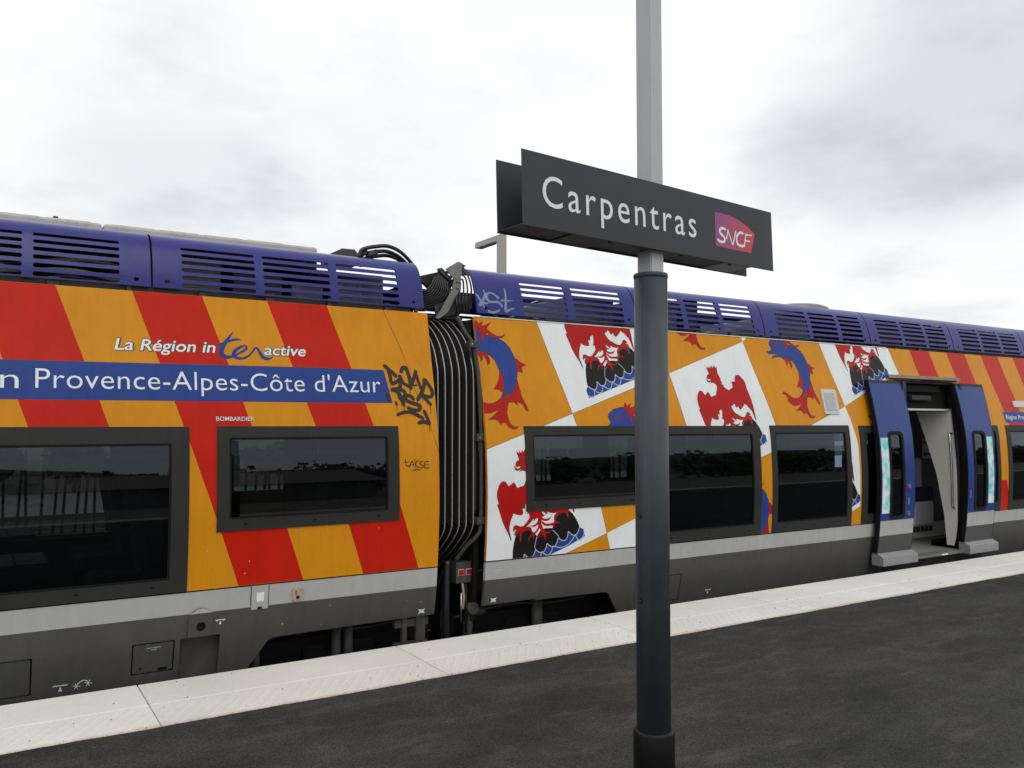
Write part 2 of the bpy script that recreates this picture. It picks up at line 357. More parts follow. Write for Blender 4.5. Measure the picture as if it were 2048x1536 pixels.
def skin(name, m, parent, loops=None, ribs=None, text=None, o=None, thick=0, clips=(), mirror=False, grow=0, step=.00012, smooth=5, **props):
    """loops: list of polygons (each a list of loops, outer first); ribs: brush strokes; all lie on the bodyside"""
    tot = bmesh.new(); k = 0; base = o
    if o is None: LAY[0] += .0004; base = LAY[0]
    jobs = [('L', q) for q in (loops or [])]+[('R', q) for q in (ribs or [])]+[('T', q) for q in (text or [])]
    for kind, q in jobs:
        bm = bmesh.new()
        if kind == 'L': flat_loops(bm, q)
        elif kind == 'R': flat_ribbon(bm, q, grow, smooth)
        else:
            vv = [bm.verts.new((x, 0, z)) for x, z in q[0]]
            for t in q[1]:
                try: bm.faces.new([vv[i] for i in t])
                except ValueError: pass
        clean_clip(bm, clips)
        if bm.verts:
            wrap(bm, base+step*k, thick, mirror); me = bpy.data.meshes.new('tmp'); bm.to_mesh(me); tot.from_mesh(me); bpy.data.meshes.remove(me)
        bm.free(); k += 1
    return finish(tot, name, m, parent, **props)
def rect(x0, x1, z0, z1): return [(x0, z0), (x1, z0), (x1, z1), (x0, z1)]
def rrect(x0, x1, z0, z1, r, n=4):
    o_ = []
    for cx, cz, a0 in ((x1-r, z1-r, 0), (x0+r, z1-r, 90), (x0+r, z0+r, 180), (x1-r, z0+r, 270)):
        for k in range(n+1):
            a = R(a0+90*k/n); o_.append((cx+r*math.cos(a), cz+r*math.sin(a)))
    return o_
def disc(x, z, r, n=14): return [(x+r*math.cos(2*math.pi*k/n), z+r*math.sin(2*math.pi*k/n)) for k in range(n)]
def text2d(s, x0, x1, zb, cap, shear=0, bold=0, slope=0, spacing=1.0):
    c = bpy.data.curves.new('t', 'FONT'); c.body = s; c.fill_mode = 'FRONT'; c.offset = bold; c.space_character = spacing; c.resolution_u = 4
    o_ = bpy.data.objects.new('t', c); me = bpy.data.meshes.new_from_object(o_)
    vv = [(v.co.x, v.co.y) for v in me.vertices]; ff = [tuple(p.vertices) for p in me.polygons]
    a = min(v[0] for v in vv); b = max(v[0] for v in vv); kx = (x1-x0)/(b-a); kz = cap/.729
    bpy.data.objects.remove(o_); bpy.data.curves.remove(c); bpy.data.meshes.remove(me)
    return [(x0+(x-a)*kx+shear*y*kz, zb+y*kz+slope*(x-a)*kx) for x, y in vv], ff

DATA = json.loads(r'''{"eagle":[[4.909,2.696],[4.918,2.691],[4.948,2.674],[4.98,2.66],[5.01,2.68],[5.036,2.686],[5.045,2.706],[5.039,2.749],[5.058,2.755],[5.093,2.753],[5.097,2.794],[5.114,2.818],[5.145,2.827],[5.172,2.822],[5.194,2.797],[5.223,2.772],[5.234,2.747],[5.243,2.685],[5.263,2.624],[5.279,2.573],[5.291,2.507],[5.295,2.462],[5.3,2.406],[5.307,2.356],[5.296,2.366],[5.278,2.421],[5.264,2.456],[5.229,2.489],[5.205,2.512],[5.18,2.524],[5.168,2.534],[5.15,2.506],[5.123,2.483],[5.099,2.468],[5.084,2.48],[5.073,2.508],[5.054,2.487],[5.038,2.497],[5.03,2.52],[5.007,2.529],[5.005,2.542],[5.001,2.504],[4.99,2.514],[4.97,2.492],[4.992,2.452],[5.03,2.419],[5.046,2.418],[5.071,2.401],[5.113,2.388],[5.144,2.388],[5.164,2.406],[5.185,2.438],[5.198,2.442],[5.219,2.434],[5.235,2.415],[5.213,2.415],[5.205,2.406],[5.236,2.4],[5.249,2.38],[5.24,2.349],[5.248,2.322],[5.244,2.304],[5.229,2.323],[5.215,2.353],[5.191,2.359],[5.151,2.35],[5.122,2.334],[5.112,2.308],[5.12,2.283],[5.101,2.283],[5.093,2.307],[5.095,2.337],[5.122,2.365],[5.096,2.363],[5.059,2.366],[5.017,2.379],[5.012,2.386],[5.02,2.356],[4.997,2.368],[4.977,2.382],[4.962,2.383],[4.968,2.361],[4.993,2.345],[4.964,2.341],[4.97,2.322],[4.957,2.301],[4.944,2.276],[4.922,2.275],[4.928,2.325],[4.907,2.329],[4.878,2.305],[4.883,2.333],[4.849,2.296],[4.803,2.258],[4.831,2.26],[4.85,2.25],[4.862,2.233],[4.87,2.209],[4.848,2.223],[4.825,2.232],[4.781,2.22],[4.762,2.2],[4.765,2.166],[4.753,2.134],[4.743,2.16],[4.744,2.214],[4.723,2.218],[4.706,2.173],[4.704,2.193],[4.693,2.197],[4.696,2.222],[4.713,2.244],[4.689,2.243],[4.687,2.224],[4.678,2.24],[4.682,2.265],[4.692,2.277],[4.713,2.276],[4.746,2.263],[4.78,2.265],[4.812,2.295],[4.836,2.325],[4.842,2.345],[4.832,2.375],[4.813,2.369],[4.825,2.389],[4.831,2.429],[4.832,2.454],[4.826,2.473],[4.815,2.46],[4.797,2.484],[4.806,2.46],[4.789,2.449],[4.79,2.439],[4.789,2.414],[4.778,2.421],[4.762,2.415],[4.768,2.391],[4.77,2.369],[4.748,2.363],[4.704,2.371],[4.676,2.385],[4.667,2.362],[4.654,2.337],[4.644,2.307],[4.636,2.263],[4.639,2.229],[4.651,2.196],[4.658,2.167],[4.659,2.15],[4.648,2.181],[4.631,2.214],[4.599,2.266],[4.572,2.318],[4.547,2.385],[4.517,2.463],[4.533,2.465],[4.515,2.523],[4.516,2.567],[4.533,2.616],[4.556,2.643],[4.581,2.651],[4.599,2.644],[4.616,2.618],[4.63,2.606],[4.659,2.626],[4.675,2.638],[4.692,2.624],[4.703,2.599],[4.718,2.589],[4.737,2.598],[4.779,2.606],[4.798,2.641],[4.813,2.671],[4.819,2.696],[4.814,2.718],[4.791,2.733],[4.765,2.74],[4.735,2.729],[4.756,2.745],[4.783,2.755],[4.747,2.749],[4.724,2.738],[4.704,2.74],[4.691,2.757],[4.687,2.775],[4.697,2.765],[4.719,2.748],[4.743,2.759],[4.753,2.774],[4.733,2.774],[4.711,2.77],[4.701,2.778],[4.703,2.798],[4.712,2.813],[4.73,2.819],[4.739,2.833],[4.729,2.854],[4.713,2.898],[4.738,2.877],[4.738,2.903],[4.76,2.881],[4.77,2.909],[4.781,2.886],[4.799,2.916],[4.802,2.887],[4.824,2.917],[4.823,2.887],[4.84,2.914],[4.84,2.885],[4.862,2.906],[4.859,2.873],[4.857,2.83],[4.872,2.82],[4.859,2.813],[4.879,2.808],[4.87,2.8],[4.885,2.792],[4.873,2.785],[4.896,2.781],[4.878,2.773],[4.887,2.758],[4.899,2.738],[4.885,2.738],[4.894,2.72],[4.919,2.708]],"fronds":[[[4.961,2.321,0.0165],[4.993,2.308,0.0187],[5.03,2.309,0.018],[5.055,2.323,0.0088],[5.063,2.338,0.003]],[[4.968,2.292,0.0165],[4.998,2.268,0.0198],[5.047,2.263,0.0187],[5.105,2.275,0.0144],[5.144,2.277,0.0077],[5.16,2.257,0.0024]],[[5.047,2.263,0.0132],[5.089,2.255,0.0121],[5.104,2.235,0.0028]],[[4.945,2.321,0.036],[4.944,2.276,0.0341],[4.964,2.237,0.0308],[4.984,2.198,0.0288],[5.002,2.164,0.0204],[5.007,2.137,0.0033]],[[4.987,2.213,0.0156],[5.027,2.195,0.0132],[5.074,2.212,0.0033]],[[4.977,2.223,0.0121],[4.957,2.182,0.011],[4.923,2.154,0.003]],[[4.935,2.295,0.0187],[4.905,2.269,0.018],[4.874,2.262,0.011],[4.838,2.269,0.0022]],[[4.936,2.251,0.0198],[4.921,2.221,0.0176],[4.885,2.195,0.0176],[4.851,2.176,0.0132],[4.835,2.154,0.0088],[4.84,2.132,0.0022]],[[4.898,2.195,0.011],[4.883,2.165,0.0088],[4.891,2.143,0.0022]],[[4.964,2.341,0.0096],[4.987,2.345,0.0066],[5.014,2.359,0.0022]]],"feathers":[[[4.51,2.567,0.0021],[4.537,2.54,0.0019],[4.559,2.546,0.0023],[4.59,2.525,0.0021],[4.628,2.536,0.0021],[4.667,2.522,0.0023],[4.706,2.539,0.0019],[4.784,2.539,0.0021]],[[4.544,2.54,0.0018],[4.56,2.462,0.0018],[4.592,2.369,0.0018]],[[4.571,2.532,0.0016],[4.59,2.447,0.0018],[4.612,2.348,0.0016]],[[4.601,2.528,0.0019],[4.621,2.446,0.0019],[4.634,2.367,0.0019]],[[4.636,2.529,0.0018],[4.652,2.457,0.0018],[4.657,2.392,0.0019]],[[4.667,2.522,0.0019],[4.683,2.455,0.0018],[4.684,2.397,0.0019]],[[4.706,2.533,0.0017],[4.718,2.454,0.0019],[4.723,2.381,0.0018]],[[4.749,2.531,0.0018],[4.753,2.465,0.0018],[4.758,2.406,0.0019]],[[4.999,2.625,0.0024],[5.078,2.656,0.0024],[5.14,2.678,0.0024],[5.228,2.685,0.0026]],[[5.027,2.625,0.0018],[5.057,2.575,0.0018],[5.057,2.515,0.0018]],[[5.075,2.646,0.0018],[5.107,2.576,0.0018],[5.109,2.495,0.0018]],[[5.123,2.667,0.0018],[5.162,2.597,0.0018],[5.183,2.537,0.0018]],[[5.169,2.679,0.0019],[5.22,2.598,0.0018],[5.251,2.522,0.0019]],[[4.731,2.821,0.0024],[4.787,2.828,0.0024],[4.849,2.827,0.0024]],[[4.762,2.807,0.0077],[4.786,2.808,0.0084]]],"rock":[[4.703,2.188],[4.69,2.139],[4.681,2.066],[4.682,1.994],[4.692,1.983],[4.727,1.96],[4.756,1.953],[4.777,1.962],[4.792,1.987],[4.799,2.029],[4.83,2.001],[4.857,1.989],[4.879,1.995],[4.897,2.018],[4.911,2.058],[4.947,2.034],[4.977,2.027],[5.0,2.036],[5.017,2.061],[5.028,2.103],[5.062,2.077],[5.091,2.069],[5.113,2.076],[5.131,2.101],[5.142,2.142],[5.178,2.12],[5.207,2.114],[5.228,2.124],[5.242,2.15],[5.248,2.192],[5.281,2.164],[5.309,2.152],[5.333,2.158],[5.354,2.181],[5.37,2.221],[5.365,2.235],[5.337,2.285],[5.293,2.343],[5.241,2.38],[5.191,2.369],[5.142,2.365],[5.101,2.326],[5.091,2.273],[5.08,2.232],[5.041,2.233],[4.998,2.234],[4.95,2.214],[4.926,2.179],[4.915,2.176],[4.893,2.204],[4.865,2.214],[4.838,2.232],[4.807,2.233],[4.776,2.227],[4.74,2.226]],"wavelines":[[[4.692,1.983,0.008],[4.727,1.96,0.008],[4.756,1.953,0.008],[4.777,1.962,0.008],[4.792,1.987,0.008],[4.799,2.029,0.008]],[[4.799,2.029,0.008],[4.83,2.001,0.008],[4.857,1.989,0.008],[4.879,1.995,0.008],[4.897,2.018,0.008],[4.911,2.058,0.008]],[[4.911,2.058,0.008],[4.947,2.034,0.008],[4.977,2.027,0.008],[5.0,2.036,0.008],[5.017,2.061,0.008],[5.028,2.103,0.008]],[[5.028,2.103,0.008],[5.062,2.077,0.008],[5.091,2.069,0.008],[5.113,2.076,0.008],[5.131,2.101,0.008],[5.142,2.142,0.008]],[[5.142,2.142,0.008],[5.178,2.12,0.008],[5.207,2.114,0.008],[5.228,2.124,0.008],[5.242,2.15,0.008],[5.248,2.192,0.008]],[[5.248,2.192,0.008],[5.281,2.164,0.008],[5.309,2.152,0.008],[5.333,2.158,0.008],[5.354,2.181,0.008],[5.37,2.221,0.008]],[[4.667,1.904,0.008],[4.703,1.886,0.008],[4.729,1.883,0.008],[4.746,1.894,0.008],[4.752,1.92,0.008],[4.748,1.96,0.008]],[[4.748,1.96,0.008],[4.782,1.934,0.008],[4.811,1.926,0.008],[4.834,1.933,0.008],[4.851,1.958,0.008],[4.863,1.999,0.008]],[[4.863,1.999,0.008],[4.897,1.973,0.008],[4.925,1.964,0.008],[4.948,1.971,0.008],[4.965,1.995,0.008],[4.977,2.036,0.008]],[[4.977,2.036,0.008],[5.011,2.011,0.008],[5.04,2.002,0.008],[5.063,2.01,0.008],[5.08,2.035,0.008],[5.091,2.076,0.008]],[[5.091,2.076,0.008],[5.15,2.059,0.008],[5.202,2.059,0.008],[5.249,2.076,0.008],[5.29,2.109,0.008],[5.325,2.159,0.008]],[[5.325,2.159,0.008],[5.346,2.124,0.008],[5.366,2.107,0.008],[5.385,2.108,0.008],[5.404,2.126,0.008],[5.423,2.162,0.008]],[[4.919,2.171,0.006],[4.902,2.092,0.006],[4.911,2.058,0.006]],[[5.081,2.214,0.006],[5.135,2.169,0.006],[5.158,2.127,0.006]]],"wave":[[4.692,1.983],[4.676,1.97],[4.662,1.946],[4.67,1.908],[4.683,1.875],[5.253,2.062],[5.433,2.137],[5.413,2.201],[5.37,2.221]],"dolph":[[7.168,2.421],[7.204,2.418],[7.243,2.443],[7.248,2.466],[7.23,2.487],[7.226,2.507],[7.243,2.54],[7.301,2.576],[7.369,2.59],[7.434,2.583],[7.473,2.558],[7.492,2.52],[7.592,2.499],[7.656,2.485],[7.715,2.452],[7.76,2.4],[7.791,2.335],[7.805,2.263],[7.806,2.204],[7.791,2.144],[7.773,2.084],[7.732,2.018],[7.701,1.966],[7.676,1.923],[7.647,1.965],[7.572,1.938],[7.613,1.977],[7.645,2.036],[7.656,2.101],[7.65,2.16],[7.62,2.217],[7.593,2.288],[7.548,2.333],[7.489,2.36],[7.424,2.367],[7.331,2.369],[7.273,2.36],[7.241,2.345],[7.236,2.36],[7.298,2.387],[7.34,2.403],[7.226,2.394],[7.199,2.397]],"dfins":[[[7.804,2.317],[7.855,2.281],[7.906,2.261],[7.858,2.245],[7.857,2.193],[7.806,2.204],[7.805,2.263]],[[7.623,2.211],[7.613,2.139],[7.582,2.08],[7.545,2.043],[7.603,2.038],[7.62,2.016],[7.647,2.042],[7.656,2.101],[7.65,2.16]],[[7.792,2.131],[7.8,2.079],[7.814,2.0],[7.835,1.942],[7.861,1.897],[7.872,1.859],[7.851,1.863],[7.821,1.909],[7.793,1.932],[7.764,1.934],[7.771,1.909],[7.75,1.918],[7.74,1.934],[7.684,1.932],[7.701,1.966],[7.734,2.018],[7.773,2.084]],[[7.705,2.024],[7.667,1.997],[7.609,1.964],[7.54,1.926],[7.48,1.916],[7.427,1.928],[7.379,1.957],[7.34,1.981],[7.313,1.987],[7.28,1.961],[7.316,1.965],[7.349,1.95],[7.368,1.918],[7.355,1.887],[7.391,1.865],[7.439,1.837],[7.497,1.841],[7.573,1.867],[7.543,1.835],[7.507,1.809],[7.461,1.786],[7.53,1.787],[7.564,1.771],[7.58,1.741],[7.601,1.762],[7.635,1.753],[7.656,1.721],[7.7,1.702],[7.741,1.71],[7.758,1.731],[7.724,1.721],[7.688,1.734],[7.661,1.778],[7.65,1.842],[7.673,1.92],[7.703,1.972]],[[7.386,2.366],[7.435,2.335],[7.452,2.303],[7.445,2.271],[7.472,2.297],[7.475,2.336],[7.488,2.324],[7.508,2.292],[7.514,2.245],[7.537,2.267],[7.539,2.3],[7.522,2.341],[7.475,2.364]],[[7.455,2.544],[7.479,2.506],[7.479,2.453],[7.512,2.482],[7.513,2.511],[7.551,2.53],[7.561,2.494],[7.637,2.489],[7.692,2.495],[7.725,2.528],[7.691,2.51],[7.641,2.504],[7.598,2.525],[7.549,2.556],[7.548,2.583],[7.594,2.625],[7.531,2.595],[7.492,2.59],[7.519,2.634],[7.466,2.605],[7.444,2.643],[7.426,2.596],[7.379,2.594],[7.434,2.583]],[[7.282,2.48],[7.31,2.508],[7.336,2.519],[7.364,2.519],[7.389,2.508],[7.409,2.486],[7.377,2.498],[7.351,2.506],[7.327,2.502],[7.305,2.488]]],"dline":[[[7.546,2.47,0.004],[7.663,2.403,0.0042],[7.716,2.313,0.0042],[7.733,2.208,0.0043],[7.71,2.102,0.004]],[[7.682,1.985,0.0034],[7.64,1.907,0.0032],[7.603,1.81,0.003]],[[7.572,1.906,0.0034],[7.47,1.879,0.0032],[7.398,1.89,0.003]],[[7.747,2.006,0.0034],[7.729,1.947,0.0034]]],"ter":[[[1.539,2.307,0.003],[1.508,2.263,0.0196],[1.475,2.215,0.0294],[1.455,2.175,0.0364],[1.457,2.139,0.035],[1.485,2.121,0.0285],[1.526,2.127,0.018],[1.561,2.144,0.0126],[1.604,2.169,0.0165],[1.632,2.192,0.015],[1.626,2.209,0.0105],[1.592,2.201,0.0182],[1.555,2.175,0.0238],[1.537,2.146,0.0255],[1.555,2.121,0.024],[1.595,2.115,0.0168],[1.637,2.131,0.014],[1.667,2.161,0.0126],[1.698,2.201,0.012]],[[1.698,2.202,0.0084],[1.712,2.19,0.0168],[1.727,2.162,0.0224],[1.747,2.131,0.0252],[1.774,2.12,0.0224],[1.803,2.125,0.012],[1.824,2.142,0.0028]],[[1.417,2.205,0.0035],[1.455,2.214,0.0154],[1.497,2.232,0.014],[1.539,2.25,0.0182],[1.573,2.254,0.0135],[1.595,2.251,0.003]]],"graf":[[[2.698,2.104,0.0182],[2.737,2.072,0.0169],[2.769,2.044,0.0182],[2.796,2.019,0.0182]],[[2.73,2.072,0.0169],[2.742,2.02,0.0169],[2.751,1.962,0.0169],[2.79,1.976,0.0169],[2.824,1.997,0.0182]],[[2.824,2.029,0.0169],[2.825,1.977,0.0195],[2.81,1.925,0.0182],[2.753,1.917,0.0182]],[[2.84,2.056,0.0195],[2.858,2.09,0.0182],[2.886,2.087,0.0182],[2.9,2.045,0.0182],[2.911,1.979,0.0169],[2.912,1.92,0.0169]],[[2.827,2.023,0.0168],[2.85,1.971,0.0156],[2.88,1.952,0.0156],[2.915,1.947,0.0168],[2.951,2.02,0.0168],[2.968,2.07,0.0168]],[[2.968,2.07,0.0154],[2.973,2.021,0.0154],[2.989,1.968,0.0154],[3.008,1.909,0.0143]],[[2.907,1.946,0.0126],[2.966,1.954,0.0117]],[[2.961,1.836,0.0182],[3.002,1.889,0.0196],[3.03,1.949,0.0182],[3.039,2.003,0.021]],[[3.039,2.003,0.018],[3.075,1.957,0.0168],[3.101,1.898,0.018],[3.087,1.864,0.0156],[3.043,1.864,0.0168],[2.995,1.889,0.0156]],[[2.995,1.886,0.0168],[3.034,1.844,0.0168],[3.077,1.795,0.0156]],[[3.072,1.785,0.0039],[3.068,1.726,0.0039]],[[2.961,1.836,0.0039],[2.958,1.804,0.0042]],[[3.007,1.863,0.0032],[3.005,1.82,0.0033]],[[2.743,1.913,0.0182],[2.784,1.905,0.0196],[2.815,1.86,0.0196],[2.84,1.789,0.0182]],[[2.764,1.917,0.0169],[2.833,1.912,0.0169],[2.859,1.88,0.0169],[2.827,1.841,0.0182],[2.801,1.86,0.0182]],[[2.929,1.839,0.0168],[2.906,1.861,0.0168],[2.872,1.867,0.0156],[2.858,1.835,0.0168],[2.895,1.816,0.0168],[2.958,1.797,0.0168],[2.977,1.778,0.0168],[2.968,1.755,0.0168],[2.918,1.754,0.0156],[2.87,1.773,0.0156]],[[2.778,1.715,0.0143],[2.832,1.734,0.0143],[2.895,1.735,0.0154],[2.95,1.713,0.0165],[2.999,1.687,0.0154]],[[2.953,1.651,0.0169],[3.004,1.661,0.0182],[3.053,1.648,0.0182]],[[3.011,1.749,0.0168],[3.035,1.693,0.0156],[3.053,1.641,0.0156]],[[3.053,1.641,0.0039],[3.049,1.583,0.0042]],[[2.704,1.868,0.028],[2.715,1.836,0.028]],[[2.772,1.814,0.0169],[2.778,1.798,0.0169]],[[2.777,1.795,0.0039],[2.778,1.756,0.0039]],[[2.841,1.789,0.0039],[2.839,1.747,0.0039]],[[2.905,1.92,0.0033],[2.903,1.881,0.0035]]],"takse":[[[2.826,1.369,0.0063],[2.832,1.337,0.0059],[2.842,1.315,0.0063],[2.867,1.318,0.0059]],[[2.815,1.341,0.0063],[2.86,1.344,0.0059]],[[2.86,1.302,0.0063],[2.885,1.352,0.0063],[2.896,1.313,0.0059]],[[2.867,1.322,0.0059],[2.902,1.326,0.0063]],[[2.91,1.37,0.0058],[2.912,1.297,0.0059]],[[2.942,1.357,0.0063],[2.913,1.329,0.0063],[2.944,1.295,0.0063]],[[2.98,1.346,0.0059],[2.955,1.344,0.0068],[2.955,1.328,0.0063],[2.98,1.314,0.0059],[2.976,1.297,0.0059],[2.948,1.302,0.0059]],[[3.03,1.345,0.0063],[2.998,1.343,0.0063],[2.994,1.32,0.0058],[2.997,1.295,0.0063],[3.037,1.297,0.0063]],[[2.995,1.32,0.0063],[3.03,1.323,0.0063]],[[2.887,1.275,0.0059],[2.915,1.285,0.0059],[2.954,1.28,0.0063]]],"seam":[[[2.728,2.556,0.0026],[2.859,2.236,0.0025],[2.917,2.039,0.0025],[2.965,1.875,0.0023],[3.01,1.745,0.0025],[3.07,1.583,0.0023],[3.126,1.404,0.0023]]],"kst":[[[3.61,2.766,0.018],[3.63,2.749,0.0175],[3.648,2.714,0.018],[3.667,2.684,0.021],[3.686,2.643,0.005]],[[3.693,2.808,0.012],[3.706,2.782,0.015],[3.693,2.739,0.024],[3.663,2.694,0.033],[3.636,2.666,0.033]],[[3.667,2.684,0.018],[3.703,2.689,0.0165],[3.733,2.689,0.006]],[[3.837,2.745,0.0285],[3.821,2.76,0.021],[3.795,2.779,0.015],[3.754,2.786,0.015],[3.721,2.765,0.027],[3.716,2.735,0.0285],[3.736,2.71,0.024],[3.77,2.705,0.021],[3.825,2.709,0.021],[3.852,2.693,0.0225],[3.867,2.667,0.0175]],[[3.837,2.634,0.015],[3.772,2.611,0.021],[3.72,2.62,0.021]],[[3.913,2.841,0.012],[3.919,2.8,0.018],[3.911,2.729,0.0188],[3.899,2.659,0.024],[3.905,2.628,0.0285]],[[3.905,2.628,0.024],[3.956,2.653,0.0165],[4.0,2.663,0.012],[4.05,2.664,0.003]],[[3.866,2.726,0.021],[3.921,2.728,0.012],[4.011,2.735,0.0045]]]}''')

# ------------------------------------------------------------------ ground, tracks, platform
def sheet(name, x0, x1, y0, y1, z, m, parent=None, **p):
    bm = bmesh.new(); bm.faces.new([bm.verts.new(v) for v in ((x0, y0, z), (x1, y0, z), (x1, y1, z), (x0, y1, z))]); return finish(bm, name, m, parent, **p)
sheet('ground', -600, 600, -600, 600, -1.12, 'soil', kind='structure')
sheet('track_bed', -60, 120, 5.7, 12.6, -.80, 'ballast', kind='structure')
for y in (YC-.7175, YC+.7175):
    box('rail', -20, 60, y-.035, y+.035, -.70, -.55, 'rail_steel', kind='structure')
sheet('far_road', -60, 120, 17, 22.6, -.60, 'road', kind='structure')
sheet('yellow_road_line', -60, 120, 20.0, 20.12, -.596, 'yellow_line', kind='structure')
sheet('pale_path', -60, 120, 23.2, 30, -.55, 'pale_wall', kind='structure')
E0, E1, S0 = 5.0, 5.868, -3.0
bm = bmesh.new(); add_box(bm, -14, 60, S0+.02, E1-.05, -1.1, -.013)
platform = finish(bm, 'platform', 'concrete', None, kind='structure')
# asphalt surfacing with its hand-raked uneven edge against the pale slabs
bm = bmesh.new(); xs = [-14+.05*i for i in range(0, 560)]+[14+.4*i for i in range(1, 116)]
w = 0; ra = []; rb = []
for x in xs:
    w = w*.8+random.uniform(-.004, .004); ra.append(bm.verts.new((x, E0-.012+w, .004))); rb.append(bm.verts.new((x, S0+.87, .004)))
for i in range(len(xs)-1): bm.faces.new((rb[i], rb[i+1], ra[i+1], ra[i]))
r_ = bmesh.ops.extrude_edge_only(bm, edges=[e for e in bm.edges if e.is_boundary])
for g in r_['geom']:
    if isinstance(g, bmesh.types.BMVert): g.co.z = -.02
finish(bm, 'asphalt_surface', 'asphalt', platform)
# pale edge slabs, cast in one piece: smooth nosing, slightly lower ribbed warning band towards the asphalt
PIT = 1.775; slabs = []
def slab_mesh(y0, y1, yin):
    bm = bmesh.new(); L_ = PIT-.006
    add_box(bm, 0, L_, yin, y1, -.09, 0, .006); add_box(bm, 0, L_, y0, yin+.002, -.09, -.003, .004)
    n = 22; k0 = 0
    for k in range(-6, 44):                                       # low diagonal ribs of the warning band
        a = Vector((k*.075/1.0, y0+.05, 0)); b = a+Vector((.24, (yin-y0)-.09, 0))
        t0 = max(0, (.03-a.x)/(b.x-a.x)); t1 = min(1, (L_-.03-a.x)/(b.x-a.x))
        if t1-t0 < .08: continue
        p = a.lerp(b, t0); q = a.lerp(b, t1); d = (q-p).normalized(); nn = Vector((-d.y, d.x, 0))
        pr = [(-.014, -.0034), (-.008, -.0016), (.008, -.0016), (.014, -.0034)]
        r1 = [bm.verts.new(p+nn*u+Vector((0, 0, z))) for u, z in pr]; r2 = [bm.verts.new(q+nn*u+Vector((0, 0, z))) for u, z in pr]
        for i in range(3): bm.faces.new((r1[i], r1[i+1], r2[i+1], r2[i]))
    me = bpy.data.meshes.new('paving_slab'); bm.to_mesh(me); bm.free(); me.materials.append(M['slab']); return me
near = slab_mesh(E0-.03, E1, 5.42); back = slab_mesh(S0, S0+.9, S0+.45)
for k in range(-3, 24):
    o = put('paving_slab', near, None, platform); o.location.x = .885+PIT*(k-1)+.005; o.location.z = random.uniform(-.0012, .0008)
for k in range(-4, 14):
    o = put('paving_slab', back, None, platform); o.location.x = .5+PIT*k
bm = bmesh.new()                                                  # loose grit on slabs and asphalt
for i in range(300):
    x = random.uniform(-.5, 11); y = random.uniform(5.0, 5.45) if i % 2 else random.uniform(2.2, 5.0)
    if random.random() < .1: y = random.uniform(5.4, 5.82)
    s = random.uniform(.0015, .0045)*(1.3 if random.random() < .1 else 1)
    r1 = bmesh.ops.create_icosphere(bm, subdivisions=1, radius=s, matrix=Matrix.Translation((x, y, .003+s*.3)) @ Matrix.Diagonal((random.uniform(.7, 1.5), random.uniform(.7, 1.5), .6, 1)))
finish(bm, 'grit', 'ballast', platform, kind='stuff')

# ------------------------------------------------------------------ carriages
def window(parent, x0, x1, z0, z1, gx0, gx1, gz0, gz1, latches=(), mirror=False, name='window'):
    f = skin(name, 'frame_grey', parent, loops=[[rect(x0, x1, z0, z1), rrect(gx0, gx1, gz0, gz1, .012)[::-1]]], o=.009, thick=.035, mirror=mirror)
    skin('gasket', 'black_rubber', f, loops=[[rrect(gx0-.001, gx1+.001, gz0-.001, gz1+.001, .012), rrect(gx0+.014, gx1-.014, gz0+.014, gz1-.014, .01)[::-1]]], o=.004, thick=.02, mirror=mirror)
    skin('glass', 'glass', f, loops=[[rect(gx0+.002, gx1-.002, gz0+.002, gz1-.002)]], o=-.004, mirror=mirror)
    if latches: skin('latch', 'black_rubber', f, loops=[[rrect(x-.014, x+.014, z0+.040, z0+.052, .005)] for x in latches], o=.0112, thick=.004, mirror=mirror)
    return f
SLOTZ = [(2.902, .022), (2.851, .025), (2.799, .028), (2.743, .030), (2.685, .032), (2.626, .031)]
def capsule(x0, x1, z, h): return rrect(x0, x1, z-h/2, z+h/2, h*.48, 3)
def fairing(parent, x0, x1, groups, mirror=False, skip=()):
    holes = [capsule(a, b, z, h)[::-1] for a, b in groups for i, (z, h) in enumerate(SLOTZ)]
    holes += [rrect(x-.017, x+.017, 2.632, 2.658, .0125)[::-1] for x in (x0+.10, x1-.10)]
    return skin('roof_fairing', 'fairing_blue', parent, loops=[[rect(x0+.007, x1-.007, 2.598, 3.053)]+holes], o=0, thick=.02, mirror=mirror)
def seat(parent, x, y, way):
    bm = bmesh.new(); add_box(bm, x-.24, x+.24, y-.23, y+.23, .40, .54, .05)
    v = add_box(bm, x-way*.24-.06, x-way*.24+.06, y-.23, y+.23, .50, 1.22, .045)
    bmesh.ops.rotate(bm, verts=[q for q in bm.verts if q.co.z > .56], cent=(x-way*.24, y, .5), matrix=Matrix.Rotation(-way*.16, 3, 'Y'))
    s = finish(bm, 'seat', 'seat_fabric', parent)
    box('headrest', x-way*.40-.05, x-way*.40+.05, y-.15, y+.15, 1.17, 1.34, 'seat_fabric', s, .04)
    box('seat_leg', x-.2, x+.2, y-.05, y+.05, .06, .41, 'lining_dark', s)
